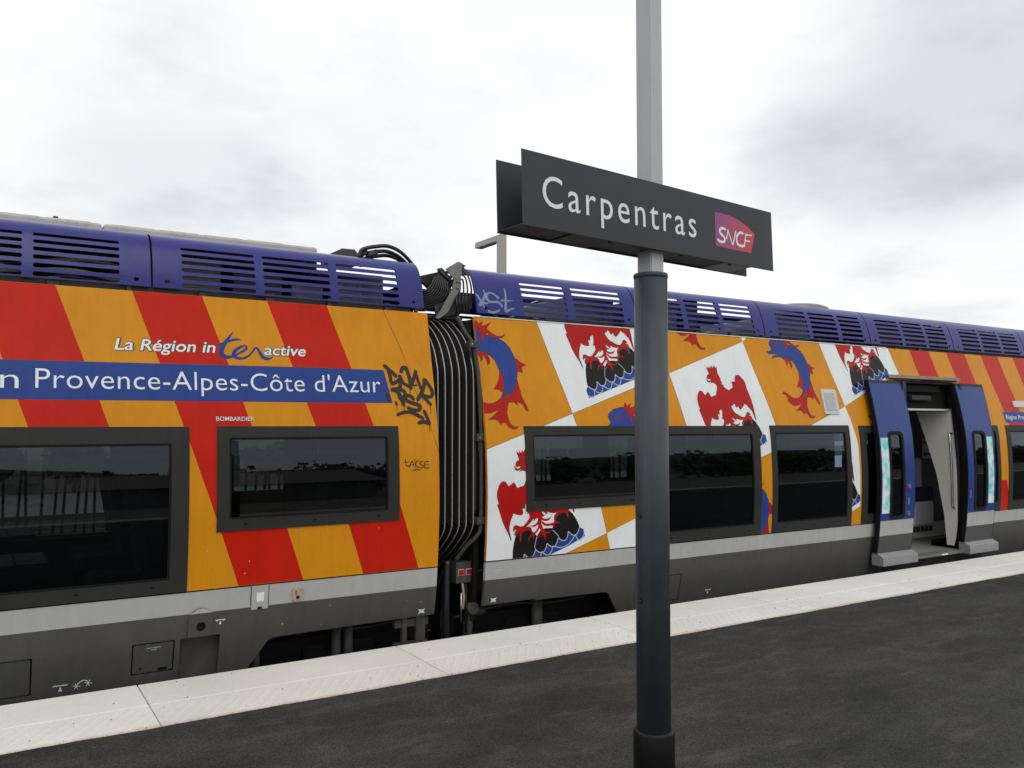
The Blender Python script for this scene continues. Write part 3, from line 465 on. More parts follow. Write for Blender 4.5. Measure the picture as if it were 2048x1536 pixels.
def shell(parent, X0, X1, opens, far, skirt, band_holes, skirt_holes, clipdoor):
    cl = [(a, b, c, d, False) for a, b, c, d in opens]
    skin('side_panel', 'orange_paint', parent, loops=[[rect(X0, X1, .510, 2.558)]], o=0, thick=.03, clips=cl)
    skin('sill_band', 'light_grey', parent, loops=[[rect(X0, X1, .352, .500)]+band_holes], o=0, thick=.03, clips=clipdoor)
    skin('skirt', 'skirt_grey', parent, loops=[[skirt]+skirt_holes], o=0, thick=.03, clips=clipdoor)
    skin('joint_strip', 'black_rubber', parent, loops=[[rect(X0, X1, .496, .514)]], o=-.006, thick=.01, clips=clipdoor)
    skin('far_side_panel', 'orange_paint', parent, loops=[[rect(X0, X1, .10, 2.558)]], o=0, thick=.03, mirror=True, clips=[(a, b, c, d, False) for a, b, c, d in far])
    yf = 2*YC-YT
    box('floor', X0+.05, X1-.05, YT+.54, yf-.22, .0, .06, 'floor_lino', parent)
    for a_, b_ in ([(X0+.03, X1-.03)] if not clipdoor else [(X0+.03, 9.25), (10.62, X1-.03)]): box('sole_bar', a_, b_, YT+.50, YT+.53, -.05, .125, 'under_black', parent)
    box('ceiling', X0+.05, X1-.05, YT+.27, yf-.27, 2.30, 2.34, 'lining', parent)
    box('roof_deck', X0+.02, X1-.02, YT+.26, yf-.26, 2.46, 2.545, 'under_black', parent)
    bm = bmesh.new(); add_box(bm, X0+.05, X1-.05, yf-.16, yf-.12, .06, far[0][2]-.02); add_box(bm, X0+.05, X1-.05, yf-.30, yf-.22, 1.56, 2.3)
    ed = [X0+.05]+[q for f in sorted(far) for q in (f[0], f[1])]+[X1-.05]
    for a, b in zip(ed[::2], ed[1::2]): add_box(bm, a, b, yf-.17, yf-.13, far[0][2]-.02, 1.56)
    finish(bm, 'lining', 'lining_dark', parent)
    for f in far: skin('glass', 'glass', parent, loops=[[rect(*f)]], o=-.01, mirror=True)
    box('luggage_rack', X0+.3, X1-.3, yf-.6, yf-.22, 1.66, 1.70, 'lining_dark', parent)
    for s in (0, 1):
        x = X1-.07 if s else X0+.02
    box('underframe', X0+.05, X1-.05, YT+.45, yf-.45, -.28, -.01, 'under_black', parent)

BIG = .935
left = thing('train_carriage', 'left railway carriage in orange and red slanted stripes with blue lettered banner', 'train carriage', (-.9, YC, -.55))
LX0, LX1 = -4.2, 3.122
Lw = [(-1.05, 1.220, .512, 1.625, -.94, 1.106, .600, 1.512), (-3.9, -1.30, .512, 1.625, -3.8, -1.41, .600, 1.512), (1.404, 2.774, .899, 1.627, 1.486, 2.682, .981, 1.547)]
Lfar = [(-3.8, -1.6, .62, 1.53), (-1.35, 1.07, .62, 1.53), (1.70, 2.75, .95, 1.53)]
shell(left, LX0, LX1, [(w[4], w[5], w[6], w[7]) for w in Lw], Lfar,
      [(LX0, .352), (LX1, .352), (LX1, .125), (2.32, .118), (1.835, .112), (1.80, .10), (1.66, -.10), (1.60, -.45), (LX0, -.45)],
      [rect(1.652, 1.784, .356, .497)[::-1]],
      [rect(.893, 1.160, -.028, .186)[::-1], rect(1.193, 1.456, -.40, .187)[::-1], rect(-.10, .317, -.062, .182)[::-1]], [])
for w, la in zip(Lw, [(.55, 1.0), (), (1.6, 2.10, 2.6)]): window(left, *w, latches=la)
Lclip = [(w[0]+.01, w[1]-.01, w[2]+.01, w[3]-.01, False) for w in Lw]+[(LX0, LX1-.001, .512, 2.557, True)]
def band(x162, wd, s=.34):                                       # a slanted stripe: its left edge at height 1.62
    f = lambda z: x162+(1.62-z)*s
    return [(f(.512), .512), (f(.512)+wd, .512), (f(2.557)+wd, 2.557), (f(2.557), 2.557)]
for k in range(-5, 3):
    skin('red_stripe', 'red_paint', left, loops=[[band(.263+k*.9265, .461)]], o=.0006, clips=Lclip)
skin('region_banner', 'banner_blue', left, loops=[[[(LX0+.3, 1.787), (2.745, 1.806), (2.690, 2.067), (1.974, 2.066), (.10, 2.048), (LX0+.3, 2.035)]]], o=.0012, clips=Lclip)
skin('lettering', 'letter_white', left, text=[text2d("Provence-Alpes-Côte d'Azur", .297, 2.652, 1.872, .136, bold=-.006, slope=.0065, spacing=1.03), text2d("Région", -.53, .205, 1.868, .136, bold=-.006, spacing=1.03), text2d("La", -.85, -.63, 1.866, .136, bold=-.006)], o=.0020, step=0)
for nm, m_, bo, oo in (('lettering_outline', 'letter_edge', .055, .0016), ('lettering', 'letter_white', .012, .0022)):
    skin(nm, m_, left, text=[text2d("La Région in", .757, 1.405, 2.142, .083, shear=.22, bold=bo, slope=.011), text2d("active", 1.757, 2.064, 2.1485, .083, shear=.22, bold=bo, slope=.008)], o=oo, step=0)
skin('script_logo', 'banner_blue', left, ribs=DATA['ter'], o=.0018)
skin('maker_badge', 'chrome', left, text=[text2d("BOMBARDIER", 1.400, 1.663, 1.665, .031, bold=.014)], o=.006, thick=.005, step=0)
skin('panel_seam', 'black_rubber', left, ribs=DATA['seam'], o=.0010)
skin('spray_graffiti', 'spray_black', left, ribs=[[(x, z, w*1.7) for x, z, w in q] for q in DATA['graf']], o=.0026)
skin('marker_graffiti', 'spray_black', left, ribs=[[(x, z, w*1.2) for x, z, w in q] for q in DATA['takse']], o=.0012)
for x0, x1, gs in ((-3.3, -1.1, [(-3.1, -2.6), (-2.4, -1.9), (-1.8, -1.3)]), (-1.1, 1.0, [(-.89, -.37), (-.307, .212), (.273, .795)]), (1.0, 3.108, [(1.2, 1.722), (1.782, 2.303), (2.363, 2.885)])):
    fairing(left, x0, x1, gs); fairing(left, x0, x1, gs, True)
for x0, x1, z, dz in ((-2.4, .752, 3.156, 0), (.762, 2.43, 3.156, 0)):    # pale air-conditioning casings on the roof
    c = box('roof_casing', x0, x1, YT+.95, YT+1.95, 2.90, z, 'roof_grey', left, .02)
    for k in range(int((x1-x0)/.34)): box('casing_lid', x0+.06+.34*k, x0+.36+.34*k, YT+1.0, YT+1.9, z+.001, z+.010, 'roof_grey', c)
box('roof_sensor', .44, .475, YT+1.2, YT+1.24, 3.15, 3.225, 'dark_steel', left, .006)
def roofgear(parent, items):
    for x0, x1, y0, y1, z1, m_ in items: box('roof_equipment', x0, x1, YT+y0, YT+y1, 2.546, z1, m_, parent, .015)
roofgear(left, [(-3.6, -1.2, .62, 2.3, 2.96, 'dark_steel'), (-1.0, -.35, .52, 1.0, 2.80, 'grey_steel'), (-.25, .12, .6, 1.2, 2.74, 'roof_grey'), (.16, .95, .75, 2.2, 2.97, 'under_black'), (.62, .90, .58, .74, 2.70, 'grey_steel'),
                (1.05, 1.55, .60, 2.2, 2.90, 'grey_steel'), (1.62, 2.00, .52, .9, 2.83, 'dark_steel'), (1.62, 2.36, .95, 2.3, 2.98, 'under_black'), (2.08, 2.34, .55, .9, 2.76, 'grey_steel'), (2.42, 2.70, .62, .88, 2.85, 'grey_steel'), (2.40, 3.03, .92, 2.3, 2.96, 'grey_steel')])
for i in range(5):
    y = YT+.5+.04*i; z = 2.60+.05*i
    tube('roof_pipe', catmull([(-.3+.1*i, y, z), (.2, y+.05, z+.05*math.sin(i)), (.5+.05*i, y, z+.06), (.9, y+.02, z)]), .018, 'roof_grey' if i % 2 else 'cable_black', left)
box('gap_cover', LX0+.1, 3.0, YT+.30, YT+.36, 2.546, 2.60, 'dark_steel', left)
for i in range(8): box('fairing_bracket', -.6+.48*i, -.57+.48*i+.02*(i%3), YT+.275, YT+.30, 2.546, 2.62, 'dark_steel', left)
# skirt fittings
h = skin('hatch', 'skirt_grey', left, loops=[[rrect(.902, 1.151, -.019, .177, .012)]], o=-.004, thick=.02)
skin('hatch_lettering', 'letter_white', h, text=[text2d("Raccordement", .985, 1.075, .146, .009), text2d("frein", 1.013, 1.047, .132, .009)], o=-.0025, step=0)
skin('hatch_handle', 'black_rubber', h, loops=[[rrect(1.06, 1.12, -.015, .004, .006)], [disc(.95, .012, .008)]], o=-.002, thick=.004)
skin('hatch', 'skirt_grey', left, loops=[[rrect(-.09, .308, -.054, .173, .012)]], o=-.004, thick=.02)
box('recess_plate', 1.18, 1.47, YT+.17, YT+.19, -.45, .2, 'dark_steel', left)
lp = [(1.238, .190), (1.398, .190), (1.398, .300)]+[(1.318+.08*math.cos(R(a)), .300+.085*math.sin(R(a))) for a in range(15, 180, 15)]+[(1.238, .300)]
lf = skin('lifting_plate', 'skirt_grey', left, loops=[[lp, disc(1.322, .258, .032)[::-1]]], o=.016, thick=.03)
skin('upper_lip', 'light_grey', lf, loops=[[[(1.238, .352), (1.398, .352)]+[(1.318+.08*math.cos(R(a)), .300+.085*math.sin(R(a))) for a in range(42, 145, 15)]]], o=.0172)
skin('hole_shade', 'under_black', lf, loops=[[disc(1.322, .258, .036)]], o=.002)  # black disc on the uncut skirt, painted in for the shade inside the hole
hp = skin('charging_hatch', 'light_grey', left, loops=[[rect(1.659, 1.777, .332, .501)]], o=.004, thick=.02)
skin('white_sticker', 'letter_white', hp, loops=[[rect(1.694, 1.747, .388, .452)]], o=.0052); skin('finger_notch', 'black_rubber', hp, loops=[[[(1.70, .333), (1.738, .333), (1.732, .350), (1.706, .350)]]], o=.0052)
cn = skin('connector_socket', 'brass', left, loops=[[rrect(1.950, 2.031, .362, .452, .008)]], o=.012, thick=.015)
skin('socket_mark', 'under_black', cn, loops=[[disc(1.990, .388, .013)], [rect(1.972, 1.979, .405, .437)], [rect(2.006, 2.012, .43, .436)], [disc(2.022, .444, .003, 6)], [disc(1.958, .37, .003, 6)]], o=.0135)
def scale_mark(parent, x, z, s): return skin('pictogram', 'letter_white', parent, loops=[[rect(x-.045*s, x+.045*s, z+.018*s, z+.025*s)], [[(x-.012*s, z-.02*s), (x+.012*s, z-.02*s), (x, z+.012*s)]], [[(x-.036*s, z+.018*s), (x-.024*s, z+.018*s), (x-.03*s, z+.004*s)]], [[(x+.024*s, z+.018*s), (x+.036*s, z+.018*s), (x+.03*s, z+.004*s)]]], o=.0014)
scale_mark(left, 1.452, .272, .75)
def jack_mark(parent, x, z): return skin('pictogram', 'letter_white', parent, loops=[[[(x-.030, z+.02), (x-.010, z+.013), (x+.010, z+.013), (x+.030, z+.02), (x+.018, z), (x+.030, z-.022), (x+.010, z-.015), (x-.010, z-.015), (x-.030, z-.022), (x-.018, z)]]], o=.0014)
jack_mark(left, 3.005, .163)
skin('pictogram', 'letter_white', left, loops=[[rect(.437, .523, -.026, -.020)], [[(.47, -.062), (.492, -.062), (.481, -.03)]]], o=.0014)
skin('pictogram', 'letter_white', left, ribs=[[(.563, -.06, .007), (.583, -.022, .007)], [(.553, -.038, .006), (.595, -.046, .006)], [(.58, -.06, .006), (.566, -.024, .006)], [(.585, -.025, .006), (.61, -.008, .006), (.635, -.018, .006)], [(.630, -.05, .007), (.650, -.012, .007)], [(.622, -.026, .006), (.662, -.036, .006)], [(.648, -.05, .006), (.634, -.014, .006)]], o=.0016)
# interior seen through the left windows
for x, wy in ((-.55, 1), (.95, -1), (1.35, 1), (2.6, -1)):
    for y in (YT+.45, YT+.95, YT+2.0, YT+2.45): seat(left, x, y, wy)
for y in (YT+.60, YT+2.25):
    tb = box('table', .02, .42, y-.28, y+.28, .70, .73, 'lining_dark', left, .01)
    for a in (0, 1):
        for b in (0, 1): box('table_patch', .04+.19*a, .21+.19*a, y-.26+.27*b, y-.02+.27*b, .7305, .736, 'patch_pale', tb)  # four pale raised patches on each table top

chips = []
for i in range(26):
    x = random.uniform(-.2, 3.05); z = random.uniform(.53, .9) if i % 3 else random.uniform(.15, .33); s_ = random.uniform(.0015, .0038); chips.append([disc(x, z, s_, 6)])
skin('paint_chip', 'letter_white', left, loops=chips, o=.0014, clips=Lclip[:-1], kind='stuff')
right = thing('train_carriage', 'right railway carriage painted with red eagles and blue dolphins, its door standing open', 'train carriage', (9.8, YC, -.55))
RX0, RX1 = 3.567, 18.0
Rw = [(3.944, 5.330, .900, 1.624, 4.022, 5.250, .985, 1.547), (5.345, 6.826, .512, 1.622, 5.44, 6.722, .612, 1.542), (6.996, 8.290, .512, 1.625, 7.066, 8.212, .608, 1.548), (8.468, 9.25, .512, 1.620, 8.568, 9.16, .612, 1.540),
      (10.62, 11.362, .512, 1.620, 10.70, 11.29, .62, 1.545), (11.556, 13.15, .512, 1.620, 11.645, 13.06, .62, 1.545), (13.4, 15.0, .512, 1.62, 13.5, 14.9, .62, 1.545), (15.3, 17.2, .512, 1.62, 15.4, 17.1, .62, 1.545)]
DOOR = (9.36, 10.50, .050, 2.14)
Rfar = [(4.1, 5.2, .95, 1.53), (5.5, 6.7, .64, 1.53), (7.0, 9.0, .64, 1.53), (9.75, 10.6, .64, 1.53), (11.6, 13.0, .64, 1.53), (13.5, 14.9, .64, 1.53)]
dclip = [(DOOR[0], DOOR[1], DOOR[2], DOOR[3], False)]
shell(right, RX0, RX1, [(w[4], w[5], w[6], w[7]) for w in Rw]+[DOOR], Rfar,
      [(RX0, .352), (RX1, .352), (RX1, -.45), (5.10, -.45), (5.04, -.10), (4.905, .09), (4.87, .113), (4.82, .118), (4.10, .128), (4.09, .142), (RX0, .137)], [],
      [rect(5.45, 5.783, -.06, .200)[::-1]], dclip)
for w, la in zip(Rw, [(4.15, 4.5, 5.1), (5.6, 6.1, 6.65), (7.2, 7.65, 8.1), (), (), (11.8, 12.6), (), ()]): window(right, *w, latches=la)
Rclip = [(w[0]+.01, w[1]-.01, w[2]+.01, w[3]-.01, False) for w in Rw]+[(DOOR[0]-.01, DOOR[1]+.01, .3, DOOR[3]+.01, False), (RX0+.001, 17.9, .512, 2.557, True)]
WH = [[(4.196, 2.60), (4.476, 1.734), (5.706, 2.136), (5.545, 2.60)], [(5.706, 2.136), (6.823, 2.511), (7.101, 1.629), (7.18, 1.40), (6.807, 1.287), (6.03, 1.03), (5.83, 1.62)],
      [(6.808, 2.56), (6.90, 2.56), (6.823, 2.511)], [(8.055, 2.58), (8.298, 1.836), (8.835, 2.045), (9.462, 2.245), (9.325, 2.60)],
      [(7.1, 1.42), (7.69, 1.632), (8.298, 1.836), (8.356, 1.684), (8.43, 1.402), (8.442, .76), (8.438, .712), (8.26, .648), (7.5, .5)],
      [(3.56, 1.430), (4.476, 1.734), (4.749, .893), (4.822, .657), (4.36, .505), (3.56, .505)], [(4.822, .657), (5.151, .77), (5.6, .92), (5.6, .505), (4.872, .505)]]
for q in WH: skin('white_square', 'white_film', right, loops=[[q]], o=.0006, clips=Rclip)
skin('square_outline', 'fin_line', right, ribs=[[(q[i][0], q[i][1], .005), (q[(i+1) % len(q)][0], q[(i+1) % len(q)][1], .005)] for q in (WH[0], WH[1], WH[3], WH[5]) for i in range(len(q))]+[[(4.476, 1.734, .005), (4.56, 1.474, .005)]], o=.0007, step=.00001, clips=Rclip)
sh = lambda P, d: [(p[0]+d[0], p[1]+d[1])+tuple(p[2:]) for p in P]
for d in ((0, 0), (1.51, -.679), (-.857, -1.488), (3.826, .094), (3.02, -1.362)):
    skin('wave_emblem', 'emblem_blue', right, loops=[[sh(DATA['wave'], d)]], o=.0010, clips=Rclip)
    skin('rock_emblem', 'emblem_black', right, loops=[[sh(DATA['rock'], d)]], o=.0013, clips=Rclip)
    skin('wave_lines', 'pale_line', right, ribs=[sh(q, d) for q in DATA['wavelines']], o=.0016, step=.00001, clips=Rclip)
    skin('eagle_emblem', 'emblem_red', right, loops=[[sh(DATA['eagle'], d)]], ribs=[sh(q, d) for q in DATA['fronds']], o=.0019, step=.00003, clips=Rclip)
    skin('emblem_outline', 'fin_line', right, ribs=[[(x, z, .005) for x, z in sh(DATA['eagle'], d)+sh(DATA['eagle'], d)[:1]]], o=.0022, clips=Rclip, smooth=1)
    skin('feather_lines', 'fin_line', right, ribs=[sh(q, d) for q in DATA['feathers']], o=.0024, step=.00001, clips=Rclip)
for d in ((0, 0), (-3.862, -.105), (-1.495, .69), (-2.352, -.798), (-.857, -1.488), (1.51, -.685)):
    skin('dolphin_emblem', 'emblem_blue', right, loops=[[sh(DATA['dolph'], d)]], o=.0010, clips=Rclip)
    skin('fin_emblem', 'emblem_red', right, loops=[[sh(q, d)] for q in DATA['dfins']], o=.0013, step=.00003, clips=Rclip)
    skin('emblem_outline', 'fin_line', right, ribs=[[(x, z, .0045) for x, z in sh(q, d)+sh(q, d)[:1]] for q in [DATA['dolph']]+DATA['dfins']], o=.0020, step=.00001, clips=Rclip, smooth=1)
    skin('fin_lines', 'fin_line', right, ribs=[sh(q, d) for q in DATA['dline']], o=.0018, step=.00001, clips=Rclip)
for k in range(0, 9):
    f = lambda z: 9.79+.80*k+(2.51-z)*.315
    skin('red_stripe', 'red_paint', right, loops=[[[(f(.51), .51), (f(.51)+.41, .51), (f(2.557)+.41, 2.557), (f(2.557), 2.557)]]], o=.0006, clips=Rclip+([(11.0, 11.6, .9, 2.0, False)] if k == 1 else []))
rb = skin('region_banner', 'banner_blue', right, loops=[[[(11.60, 1.655), (13.2, 1.655), (13.2, 1.80), (11.565, 1.80)]]], o=.0012)
skin('lettering', 'letter_white', rb, text=[text2d("Région Provence-Alpes-Côte d'Azur", 11.63, 13.1, 1.70, .065)], o=.0020, step=0)
skin('side_display', 'vent_grey', right, loops=[[rrect(11.87, 12.9, 1.865, 1.950, .015)]], o=.012, thick=.02)
skin('upper_edge', 'white_film', right, loops=[[rect(RX0, 9.3, 2.5585, 2.566)]], o=.006, thick=.01)
vt = skin('vent_grille', 'vent_grey', right, loops=[[rrect(7.920, 8.172, 1.750, 2.026, .015)]], o=.012, thick=.02)
for k in range(14): skin('vent_slat', 'vent_grey', vt, loops=[[rect(7.955, 8.137, 1.792+.0148*k, 1.800+.0148*k)]], o=.018, thick=.008)
for x0, x1, gs in ((3.60, 5.398, [(4.09, 4.58), (4.655, 5.245)]), (5.398, 7.20, [(5.50, 6.02), (6.08, 6.53), (6.59, 7.05)]), (7.20, 9.04, [(7.42, 7.94), (8.00, 8.46), (8.52, 8.92)]), (9.04, 10.79, [(9.22, 9.68), (9.74, 10.18), (10.24, 10.66)]), (10.79, 12.55, [(11.0, 11.44), (11.5, 11.94), (12.0, 12.42)]), (12.55, 14.3, [(12.7, 13.2), (13.3, 13.7), (13.8, 14.2)]), (14.3, 17.9, [(14.5, 15.0), (15.1, 15.6), (15.7, 16.2), (16.4, 17.0)])):
    fairing(right, x0, x1, gs); fairing(right, x0, x1, gs, True)
skin('spray_graffiti', 'spray_pale', right, ribs=DATA['kst'], o=.0012, clips=[(3.608, 3.99, 2.6, 3.06, True)])
roofgear(right, [(4.40, 4.62, .9, 1.5, 2.70, 'grey_steel'), (4.78, 5.35, .55, 1.5, 2.87, 'grey_steel'), (5.45, 6.2, .55, 1.9, 2.86, 'grey_steel'), (6.25, 6.45, .5, .9, 2.95, 'dark_steel'), (7.2, 7.7, .6, 1.6, 2.72, 'roof_grey'),
                 (7.75, 8.25, .5, 1.8, 2.88, 'grey_steel'), (8.3, 9.5, .62, 2.2, 2.97, 'under_black'), (9.6, 10.9, .55, 2.2, 2.95, 'dark_steel'), (11.0, 13.5, .6, 2.2, 2.96, 'dark_steel'), (13.6, 17, .6, 2.2, 2.95, 'dark_steel')])
lathe('roof_cover', [(.40, 2.95), (.44, 3.10), (.43, 3.125), (.36, 3.155), (.10, 3.16)], 8.93, YT+1.3, 'grey_steel', right, 28)
c = box('roof_casing', 9.38, 11.22, YT+.98, YT+1.95, 2.92, 3.095, 'roof_grey', right, .015)
for k in range(6): box('casing_lid', 9.42+.3*k, 9.69+.3*k, YT+1.02, YT+1.9, 3.096, 3.116, 'roof_grey', c)
box('roof_casing', 11.22, 11.5, YT+1.0, YT+1.9, 2.92, 3.07, 'roof_grey', right, .015)
box('gap_cover', 3.7, 17.5, YT+.31, YT+.37, 2.546, 2.59, 'dark_steel', right)
for i in range(14): box('fairing_bracket', 3.8+.48*i, 3.83+.48*i+.02*(i%3), YT+.275, YT+.30, 2.546, 2.62, 'dark_steel', right)
skin('hatch', 'skirt_grey', right, loops=[[rrect(5.458, 5.775, -.052, .192, .012)]], o=-.004, thick=.02)
jack_mark(right, 3.665, .178); scale_mark(right, 6.17, -.02, .9)
skin('skirt_lettering', 'letter_white', right, text=[text2d("Lubrification", 3.635, 3.735, .425, .010), text2d("frein", 3.665, 3.705, .408, .010)], o=.0014, step=0)
for x, wy in ((4.5, 1), (5.9, -1), (6.4, 1), (7.9, -1), (12.2, 1), (13.2, -1)):
    for y in (YT+.45, YT+.95, YT+2.0, YT+2.45): seat(right, x, y, wy)
# open sliding-plug door
def leaf(x0, x1, wx0, wx1, wz0, wz1, sx0, sx1, sz0, sz1, which):
    d = skin('door_leaf', 'door_blue', right, loops=[[rect(x0, x1, .165, 2.150), rrect(wx0, wx1, wz0, wz1, .045)[::-1]]], o=.10, thick=.05, label=which)
    skin('light_band', 'light_grey', d, loops=[[rect(x0+.0005, x1-.0005, .365, .535)]], o=.1006); skin('dark_band', 'skirt_grey', d, loops=[[rect(x0+.0005, x1-.0005, .166, .364)]], o=.1006)
    skin('window_rim', 'black_rubber', d, loops=[[rrect(wx0-.03, wx1+.03, wz0-.03, wz1+.03, .06), rrect(wx0+.008, wx1-.008, wz0+.008, wz1-.008, .04)[::-1]]], o=.107, thick=.03)
    skin('glass', 'glass', d, loops=[[rect(wx0-.004, wx1+.004, wz0-.004, wz1+.004)]], o=.090)
    skin('sticker', 'sticker', d, loops=[[rect(sx0, sx1, sz0, sz1)]], o=.1012)
    skin('edge_strip', 'black_rubber', d, loops=[[rect(x0-.012, x0-.001, .17, 2.148)], [rect(x1+.001, x1+.012, .17, 2.148)]], o=.098, thick=.055)  # black strips laid over the blue leaf edges to darken them
    skin('top_edge', 'frame_grey', d, loops=[[rect(x0, x1, 2.118, 2.1505)]], o=.1016)
    bm = bmesh.new(); y = YT+depth(.1)-.105                      # wedge-shaped step cover at the foot of the leaf
    pr = [(y+.06, .170), (y-.012, .166), (y-.085, .125), (y-.085, .030), (y+.06, .030)]
    a = [bm.verts.new((x0, p, q)) for p, q in pr]; b = [bm.verts.new((x1+.03, p, q)) for p, q in pr]
    for i in range(5): bm.faces.new((a[i], a[(i+1) % 5], b[(i+1) % 5], b[i]))
    bm.faces.new(a[::-1]); bm.faces.new(b); finish(bm, 'step_cover', 'step_grey', d)
    return d
dl = leaf(8.685, 9.315, 8.872, 9.098, .575, 1.525, 8.700, 8.838, .62, 1.482, 'door leaf left of the opening')
for z in (.915, .60): skin('door_button', 'chrome', dl, loops=[[disc(9.20, z, .026)]], o=.112, thick=.014)
skin('key_slot', 'grey_steel', dl, loops=[[rrect(9.185, 9.21, .70, .79, .01)]], o=.104, thick=.006)
dr = leaf(10.435, 11.045, 10.60, 10.828, .585, 1.525, 10.885, 11.015, .635, 1.478, 'door leaf right of the opening')
skin('key_slot', 'grey_steel', dr, loops=[[rrect(10.475, 10.497, .72, .82, .01)]], o=.104, thick=.006)
skin('door_seal', 'black_rubber', right, loops=[[rect(9.325, 10.535, .048, 2.172), rect(9.364, 10.496, .054, 2.136)[::-1]]], o=.012, thick=.06)
skin('door_gutter', 'grey_steel', right, loops=[[rect(9.17, 10.665, 2.190, 2.228)]], o=.05, thick=.06)
box('door_header', 9.3, 10.56, YT+.22, YT+.30, 1.83, 2.20, 'under_black', right)
box('header_gear', 9.45, 10.3, YT+.17, YT+.215, 2.03, 2.12, 'under_black', right, .01); box('header_gear', 9.7, 10.1, YT+.16, YT+.21, 1.93, 1.99, 'lining_dark', right, .01)
box('header_strip', 9.32, 10.54, YT+.16, YT+.23, 1.805, 1.828, 'vent_grey', right)
skin('header_number', 'letter_white', right, text=[text2d("S", 9.42, 9.47, 1.93, .12)], o=-.14, step=0)
box('vestibule_floor', 9.30, 10.56, YT+.145, YT+.535, .0, .06, 'floor_lino', right)
box('door_sill', 9.34, 10.52, YT-.02, YT+.14, .035, .066, 'grey_steel', right, .004)
box('sill_lamp', 9.95, 10.08, YT-.025, YT-.01, .045, .06, 'panel_white', right)
box('door_post', 9.30, 9.365, YT+.02, YT+.45, .06, 2.15, 'lining_dark', right); box('door_post', 10.505, 10.56, YT+.03, YT+.09, .06, 2.15, 'lining_dark', right)
bm = bmesh.new()                                                  # white partition beside the doorway, sloping front edge
pr = [(YT+.10, .10), (YT+.09, 1.0), (YT+.16, 1.80), (YT+.62, 1.80), (YT+.50, 1.45), (YT+.36, 1.0), (YT+.27, .5), (YT+.24, .10)]
a = [bm.verts.new((10.50, p, q)) for p, q in pr]; b = [bm.verts.new((10.53, p, q)) for p, q in pr]
for i in range(len(pr)): bm.faces.new((a[i], a[(i+1) % len(pr)], b[(i+1) % len(pr)], b[i]))
bm.faces.new(a); bm.faces.new(b[::-1]); pt = finish(bm, 'partition', 'panel_white', right)
tube('grab_handle', catmull([(10.50, YT+.145, 1.52), (10.44, YT+.14, 1.50), (10.43, YT+.125, 1.40), (10.43, YT+.115, 1.0), (10.43, YT+.115, .70), (10.44, YT+.12, .60), (10.50, YT+.125, .57)]), .016, 'chrome', pt, 10)
for x in (10.28, 10.80):
    bm = bmesh.new(); add_box(bm, x, x+.5, YT+1.05, YT+1.12, .40, 1.16, .04); s = finish(bm, 'folding_seat', 'seat_shell', right)
    box('cushion', x+.03, x+.47, YT+.86, YT+1.06, .58, .76, 'seat_fabric', s, .04); box('seat_front', x+.02, x+.48, YT+.88, YT+1.04, .24, .575, 'seat_shell', s, .03)
box('heater_casing', 10.2, 12.0, YT+1.00, YT+1.14, .06, .24, 'panel_white', right)
for k in range(12): box('heater_grille', 10.24+.1*k, 10.31+.1*k, YT+.992, YT+1.0, .14, .21, 'dark_steel', right)
box('saloon_wall', 10.7, 13, YT+1.46, YT+1.50, .06, 2.3, 'saloon_grey', right)
nb = box('notice', 11.93, 12.26, YT+1.445, YT+1.452, 1.12, 1.42, 'paper', right)
for z in (1.16, 1.34): box('notice_band', 11.95, 12.24, YT+1.440, YT+1.4445, z, z+.05, 'notice_blue', nb)

# ------------------------------------------------------------------ gangway between the carriages
gp = [(YT+1.3, 2.585), (YT+.75, 2.57), (YT+.55, 2.54), (YT+.436, 2.481), (YT+.312, 2.393), (YT+.21, 2.276), (YT+.15, 2.15), (YT+.123, 2.02), (YT+.12, 1.6), (YT+.12, 1.2), (YT+.12, .86), (YT+.135, .78), (YT+.225, .68), (YT+.40, .55), (YT+.62, .40), (YT+.75, .2)]
gp = catmull(gp, 4); ribx = [3.166, 3.233, 3.299, 3.365, 3.431, 3.499]
def gnorm(i):
    a = gp[max(i-1, 0)]; b = gp[min(i+1, len(gp)-1)]; d = Vector((b[0]-a[0], b[1]-a[1])).normalized(); return Vector((-d.y, d.x))
bm = bmesh.new(); st = [(3.10, .09)]
for i, x in enumerate(ribx):
    st += [(x-.028, .09), (x-.007, .008), (x+.007, .008), (x+.028, .09)]
rows = []
for x, dd in st:
    rw = []
    for i, (y, z) in enumerate(gp):
        n_ = gnorm(i); s_ = 1 if n_.x > 0 or (abs(n_.x) < .2 and n_.y < 0) else -1
        rw.append(bm.verts.new((x, y+n_.x*dd*s_, z+n_.y*dd*s_)))
    rows.append(rw)
for a, b in zip(rows, rows[1:]):
    for i in range(len(gp)-1): bm.faces.new((a[i], a[i+1], b[i+1], b[i]))
bw = finish(bm, 'gangway_bellows', 'black_rubber', right, True)
for x in ribx: tube('bellows_rib', [(x, y, z) for y, z in gp], .0042, 'rib_alu', bw, 6)
bm = bmesh.new()
pr = [(YT+.20, .0), (YT+.15, .5), (YT+.14, 1.3), (YT+.20, 2.0), (YT+.30, 2.53), (YT+1.0, 2.53), (YT+1.0, 0)]
a = [bm.verts.new((3.522, p, q)) for p, q in pr]; b = [bm.verts.new((3.566, p, q)) for p, q in pr]
for i in range(len(pr)): bm.faces.new((a[i], a[(i+1) % len(pr)], b[(i+1) % len(pr)], b[i]))
bm.faces.new(a); bm.faces.new(b[::-1]); finish(bm, 'end_frame', 'under_black', right)
box('end_wall', 3.04, 3.09, YT+.28, 2*YC-YT-.28, .0, 2.5, 'under_black', left)
